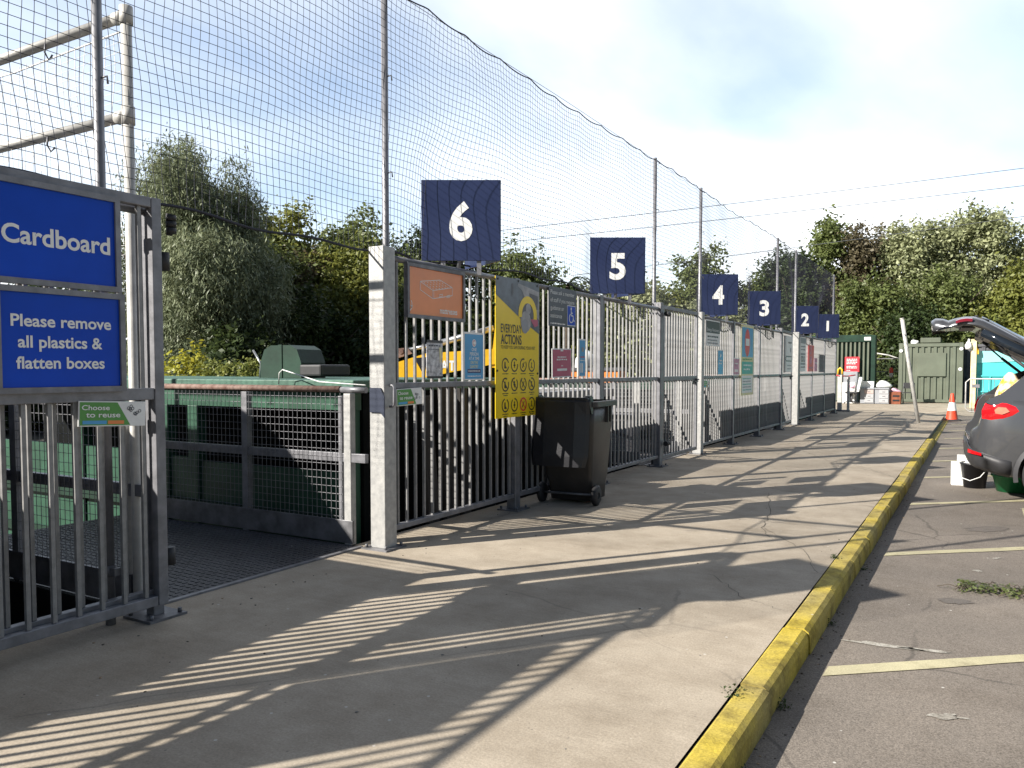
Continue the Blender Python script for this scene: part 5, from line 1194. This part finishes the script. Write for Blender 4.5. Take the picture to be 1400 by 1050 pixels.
tree('dark evergreen bush below the bronze tinted tree', (-21.9, 22.5, LB), 2.7, 5.6, 'd', 'dark', 14, GL, .2, .19, 10, 18)
tree('dark evergreen bush at the foot of the willow', (-21.2, 18.4, LB), 2.3, 4.6, 'e', 'dark', 15, GL, .2, .19, 10, 16)
tree('dark evergreen bush behind the yellow excavator arm', (-19.3, 25.2, LB), 2.9, 6.0, 'f', 'dark', 16, GL, .2, .19, 10, 18)
tree('green tree whose crown shows above the yellow poster', (-18.0, 31.4, LB), 2.7, 8.5, 'g', 'mid', 17, GL, .4, .20, 8, 18)
tree('dark tree left of the yellow poster behind number sign 6', (-21.4, 29.4, LB), 3.0, 8.9, 'h', 'dark', 18, GL, .4, .20, 8, 18)
tree('small grey green tree between number sign 5 and the net pole', (-13.6, 34.6, LB), 2.5, 7.3, 'i', 'pale', 19, GL, .3, .20, 8, 18)
tree('olive green tree behind the dark assistance sign', (-16.3, 33.2, LB), 2.5, 6.6, 'j', 'yellow', 20, GL, .3, .20, 8, 16)
tree('tall tree behind number sign 4', (-15.2, 49.3, LB), 2.2, 10.7, 'k', 'mid', 21, GL, .4, .23, 6, 18)
tree('rounded tree left of number sign 4', (-16.9, 47.6, LB), 2.0, 8.2, 'l', 'yellow', 22, GL, .4, .23, 6, 16)
tree('rounded tree behind number sign 3', (-11.8, 51.2, LB), 2.9, 9.0, 'm', 'mid', 23, GL, .4, .23, 6, 18)
tree('grey green tree low behind the closed gate', (-12.6, 40.5, LB), 3.0, 6.3, 'n', 'pale', 24, GL, .3, .21, 7, 16)
tree('mid green tree filling the row between the willow and the bronze tree', (-25.6, 22.6, LB), 3.0, 8.3, 'f1', 'mid', 25, GL, .3, .20, 8, 20)
tree('yellow green tree low on the right of the bronze tinted tree', (-22.9, 26.2, LB), 2.8, 7.9, 'f2', 'yellow', 26, GL, .3, .20, 8, 20)
tree('dark tree low behind the orange mattress sign', (-20.4, 27.2, LB), 2.9, 7.4, 'f3', 'mid', 27, GL, .3, .20, 8, 20)
# far right row
tree('dark tree behind number sign 2', (-9.7, 50.4, 0), 2.6, 7.8, 'o', 'dark', 31, GR, .4, .22, 7, 20)
tree('tree with three bare tipped leaders above number sign 1', (-8.0, 51.5, 0), 2.0, 9.6, 'p', 'mid', 32, GR, .4, .22, 7, 20)
tree('bronze tinted tree right of number sign 1', (-6.4, 52.3, 0), 2.3, 9.2, 'q', 'brown', 33, GR, .4, .22, 7, 20)
tree('green tree above the dark ribbed cabin', (-4.4, 53.2, 0), 2.4, 9.2, 'r', 'pale', 34, GR, .4, .22, 7, 20)
tree('tall pale tipped tree above the leaning post', (-2.2, 54.5, 0), 2.5, 9.6, 's', 'pale', 35, GR, .4, .22, 7, 22)
tree('tallest tree, above the open tailgate', (-.3, 55.6, 0), 2.7, 10.4, 't', 'pale', 36, GR, .4, .22, 7, 22)
tree('silvery green tree at the right edge', (2.6, 56.5, 0), 2.7, 8.8, 'u', 'pale', 37, GR, .4, .22, 7, 20)
tree('yellow green bush behind the olive container', (-1.6, 49.5, 0), 2.6, 5.8, 'v', 'mid', 38, GR, .2, .21, 8, 18)
tree('yellow green bush behind the turquoise skip', (1.9, 50.5, 0), 2.6, 5.9, 'x', 'yellow', 39, GR, .2, .21, 8, 18)
tree('green bush behind the dark ribbed cabin', (-5.2, 48.2, 0), 2.6, 5.6, 'y', 'mid', 40, GR, .2, .21, 8, 18)
tree('dark bush behind the gap beside the dark ribbed cabin', (-3.4, 46.5, 0), 1.9, 4.2, 'z', 'dark', 42, GR, .2, .2, 9, 16)
# far belt that closes the horizon
for i, (x, y, lk_, s_) in enumerate(((-50, 30, 'dark', 51), (-44, 38, 'mid', 52), (-37, 45, 'dark', 51), (-30, 50, 'mid', 52), (-24, 56, 'dark', 51), (-19, 60, 'mid', 52), (-52, 20, 'mid', 52), (-52, 10, 'dark', 51), (10, 60, 'mid', 52), (16, 58, 'dark', 51), (22, 54, 'mid', 52))):
    tree('tree of the far belt beyond the other trees', (x, y, LB if x < 0 else -.13), 5.2, 8.0 if x < 0 else 9, 'belt%d' % (s_), lk_, s_, 'far belt of trees', .2, .30, 3.2, 20, rz=i*1.3, mesh_key=('belt', s_))
# palm-like crown above the assistance sign
t = thing('palm_tree', 'dark palm like crown of arching fronds above the assistance sign', 'tree', (-15.2, 30.5, LB)); MB().tube([(0, 0, 0), (.1, 0, 4), (.15, 0, 7.2)], [.18, .15, .12], 10).build('trunk', 'bark', t)
mb = MB(); r_ = random.Random(4)
for k in range(26):
    a = r_.uniform(0, 6.283); l = r_.uniform(1.1, 1.8); e = r_.uniform(.1, .9); pr = None
    for i in range(9):
        q = i/8; p = Vector((.15+math.cos(a)*l*q, math.sin(a)*l*q, 7.2+e*l*q-.75*l*q*q)); sd = Vector((-math.sin(a), math.cos(a), 0))
        for s in (-1, 1):
            u = p+sd*s*.30*math.sin(math.pi*min(1, q+.15))-Vector((0, 0, .12)); mb.add([p, p+Vector((math.cos(a)*.09, math.sin(a)*.09, 0)), u+Vector((math.cos(a)*.12, math.sin(a)*.12, 0))], [(0, 1, 2)])
            if pr is not None: mb.add([pr+sd*.05*s, p+sd*.05*s, p, pr], [(0, 1, 2, 3)])
        pr = p
mb.build('crown', LM['dark'], t)
# yellow bush and weeds at the compactor
t = thing('garden_bush', 'lime yellow bush just above the compactor rim at left', 'bush', (-10.7, 8.3, LB)); me = crown_mesh('foliage', 61, [(0, 0, 3.2, .55, .5, .55), (-.35, .1, 3.0, .4, .4, .5), (.35, 0, 3.0, .35, .35, .45), (.12, 0, 3.9, .13, .13, .35), (.02, 0, 3.6, .3, .3, .35), (0, 0, 1.8, .6, .6, 1.2)], 55, .06, LM['lime'])
c = bpy.data.objects.new('foliage', me); COL.objects.link(c); c.parent = t; MB().tube([(0, 0, 0), (.05, 0, 3.2)], .03, 6).build('stem', 'bark', t)
for i, (x, y, s) in enumerate(((-9.2, 8.05, .8), (-8.75, 7.95, .6), (-7.9, 7.9, .7), (-7.45, 7.9, .8), (-8.3, 7.9, .5))):
    me = crown_mesh('weed', 70+i, [(0, 0, .10, .07, .07, .10), (.1*s, 0, .14, .05, .05, .08), (-.1*s, 0, .08, .06, .06, .06)], 420, .035, LM['yellow'])
    o = bpy.data.objects.new('weed', me); COL.objects.link(o); o.location = (x, y-.5, 1.29); tag(o, 'green weed growing along the back rim of the compactor', 'weed', 'weeds on the compactor rim')
# pruned twigs on the road
t = thing('pruned_twigs', 'small heap of cut leafy ivy twigs lying on the asphalt', 'twigs', (.16, 6.40, -.13))
me = crown_mesh('leaves', 81, [(-.10, 0, .025, .07, .10, .02), (0, .03, .03, .09, .12, .025), (.10, -.01, .025, .07, .10, .02), (-.18, .04, .015, .05, .06, .012), (.2, .05, .02, .07, .08, .015), (.3, .0, .02, .07, .08, .015)], 420, .020, LM['mid'], spread=.40)
v = np.empty(len(me.vertices)*3); me.vertices.foreach_get('co', v); v = v.reshape(-1, 3); v[:, 2] = np.clip(v[:, 2], .004, .045); me.vertices.foreach_set('co', v.ravel())
c = bpy.data.objects.new('leaves', me); COL.objects.link(c); c.parent = t
mb = MB(); r_ = random.Random(9)
for k in range(34):
    x = r_.uniform(-.24, .36); y = r_.uniform(-.1, .12); a = r_.uniform(0, 6.28); l = r_.uniform(.06, .16); mb.tube([(x, y, .015), (x+l*.5*math.cos(a), y+l*.5*math.sin(a), .035), (x+l*math.cos(a), y+l*math.sin(a), .012)], .003, 4)
mb.build('stems', 'bark', t)
# litter, grit and weeds along the kerb
r_ = random.Random(17); mb = MB()
for k in range(520):
    if k < 260: x = -.75+abs(r_.gauss(0, .05)); y = r_.uniform(1.5, 14); z = -.13
    else: x = r_.uniform(-4.1, -.95) if r_.random() < .6 else -4.0+abs(r_.gauss(0, .18)); y = r_.uniform(1.2, 16)**1; z = zplat(x, y)
    s = r_.uniform(.002, .0065); a = r_.uniform(0, 3.14); b = bmesh.new(); bmesh.ops.create_icosphere(b, subdivisions=1, radius=s)
    mt = Matrix.Translation((x, y, z+s*.3)) @ Matrix.Rotation(a, 4, 'Z') @ Matrix.Diagonal((1.5, 1, .5, 1)); mb.bm(b, 0 if r_.random() < .6 else (1 if r_.random() < .6 else 2), mt)
tag(mb.build('grit', ['bark', 'concrete_wall', 'cardboard']), 'scattered grit and crumbs of dirt on the platform and along the kerb', 'grit', None, 'stuff')
me = crown_mesh('kerb_weeds', 91, [(-.89, y, .004, .018, .05, .012) for y in (3.4, 6.3)]+[(-.742, y, -.127, .012, .05, .008) for y in (3.0, 3.7, 5.1, 6.6)], 4000, .009, LM['dark'])
o = bpy.data.objects.new('kerb_weeds', me); COL.objects.link(o); tag(o, 'tiny moss and weeds growing in the joints of the yellow kerb', 'weeds', None, 'stuff')
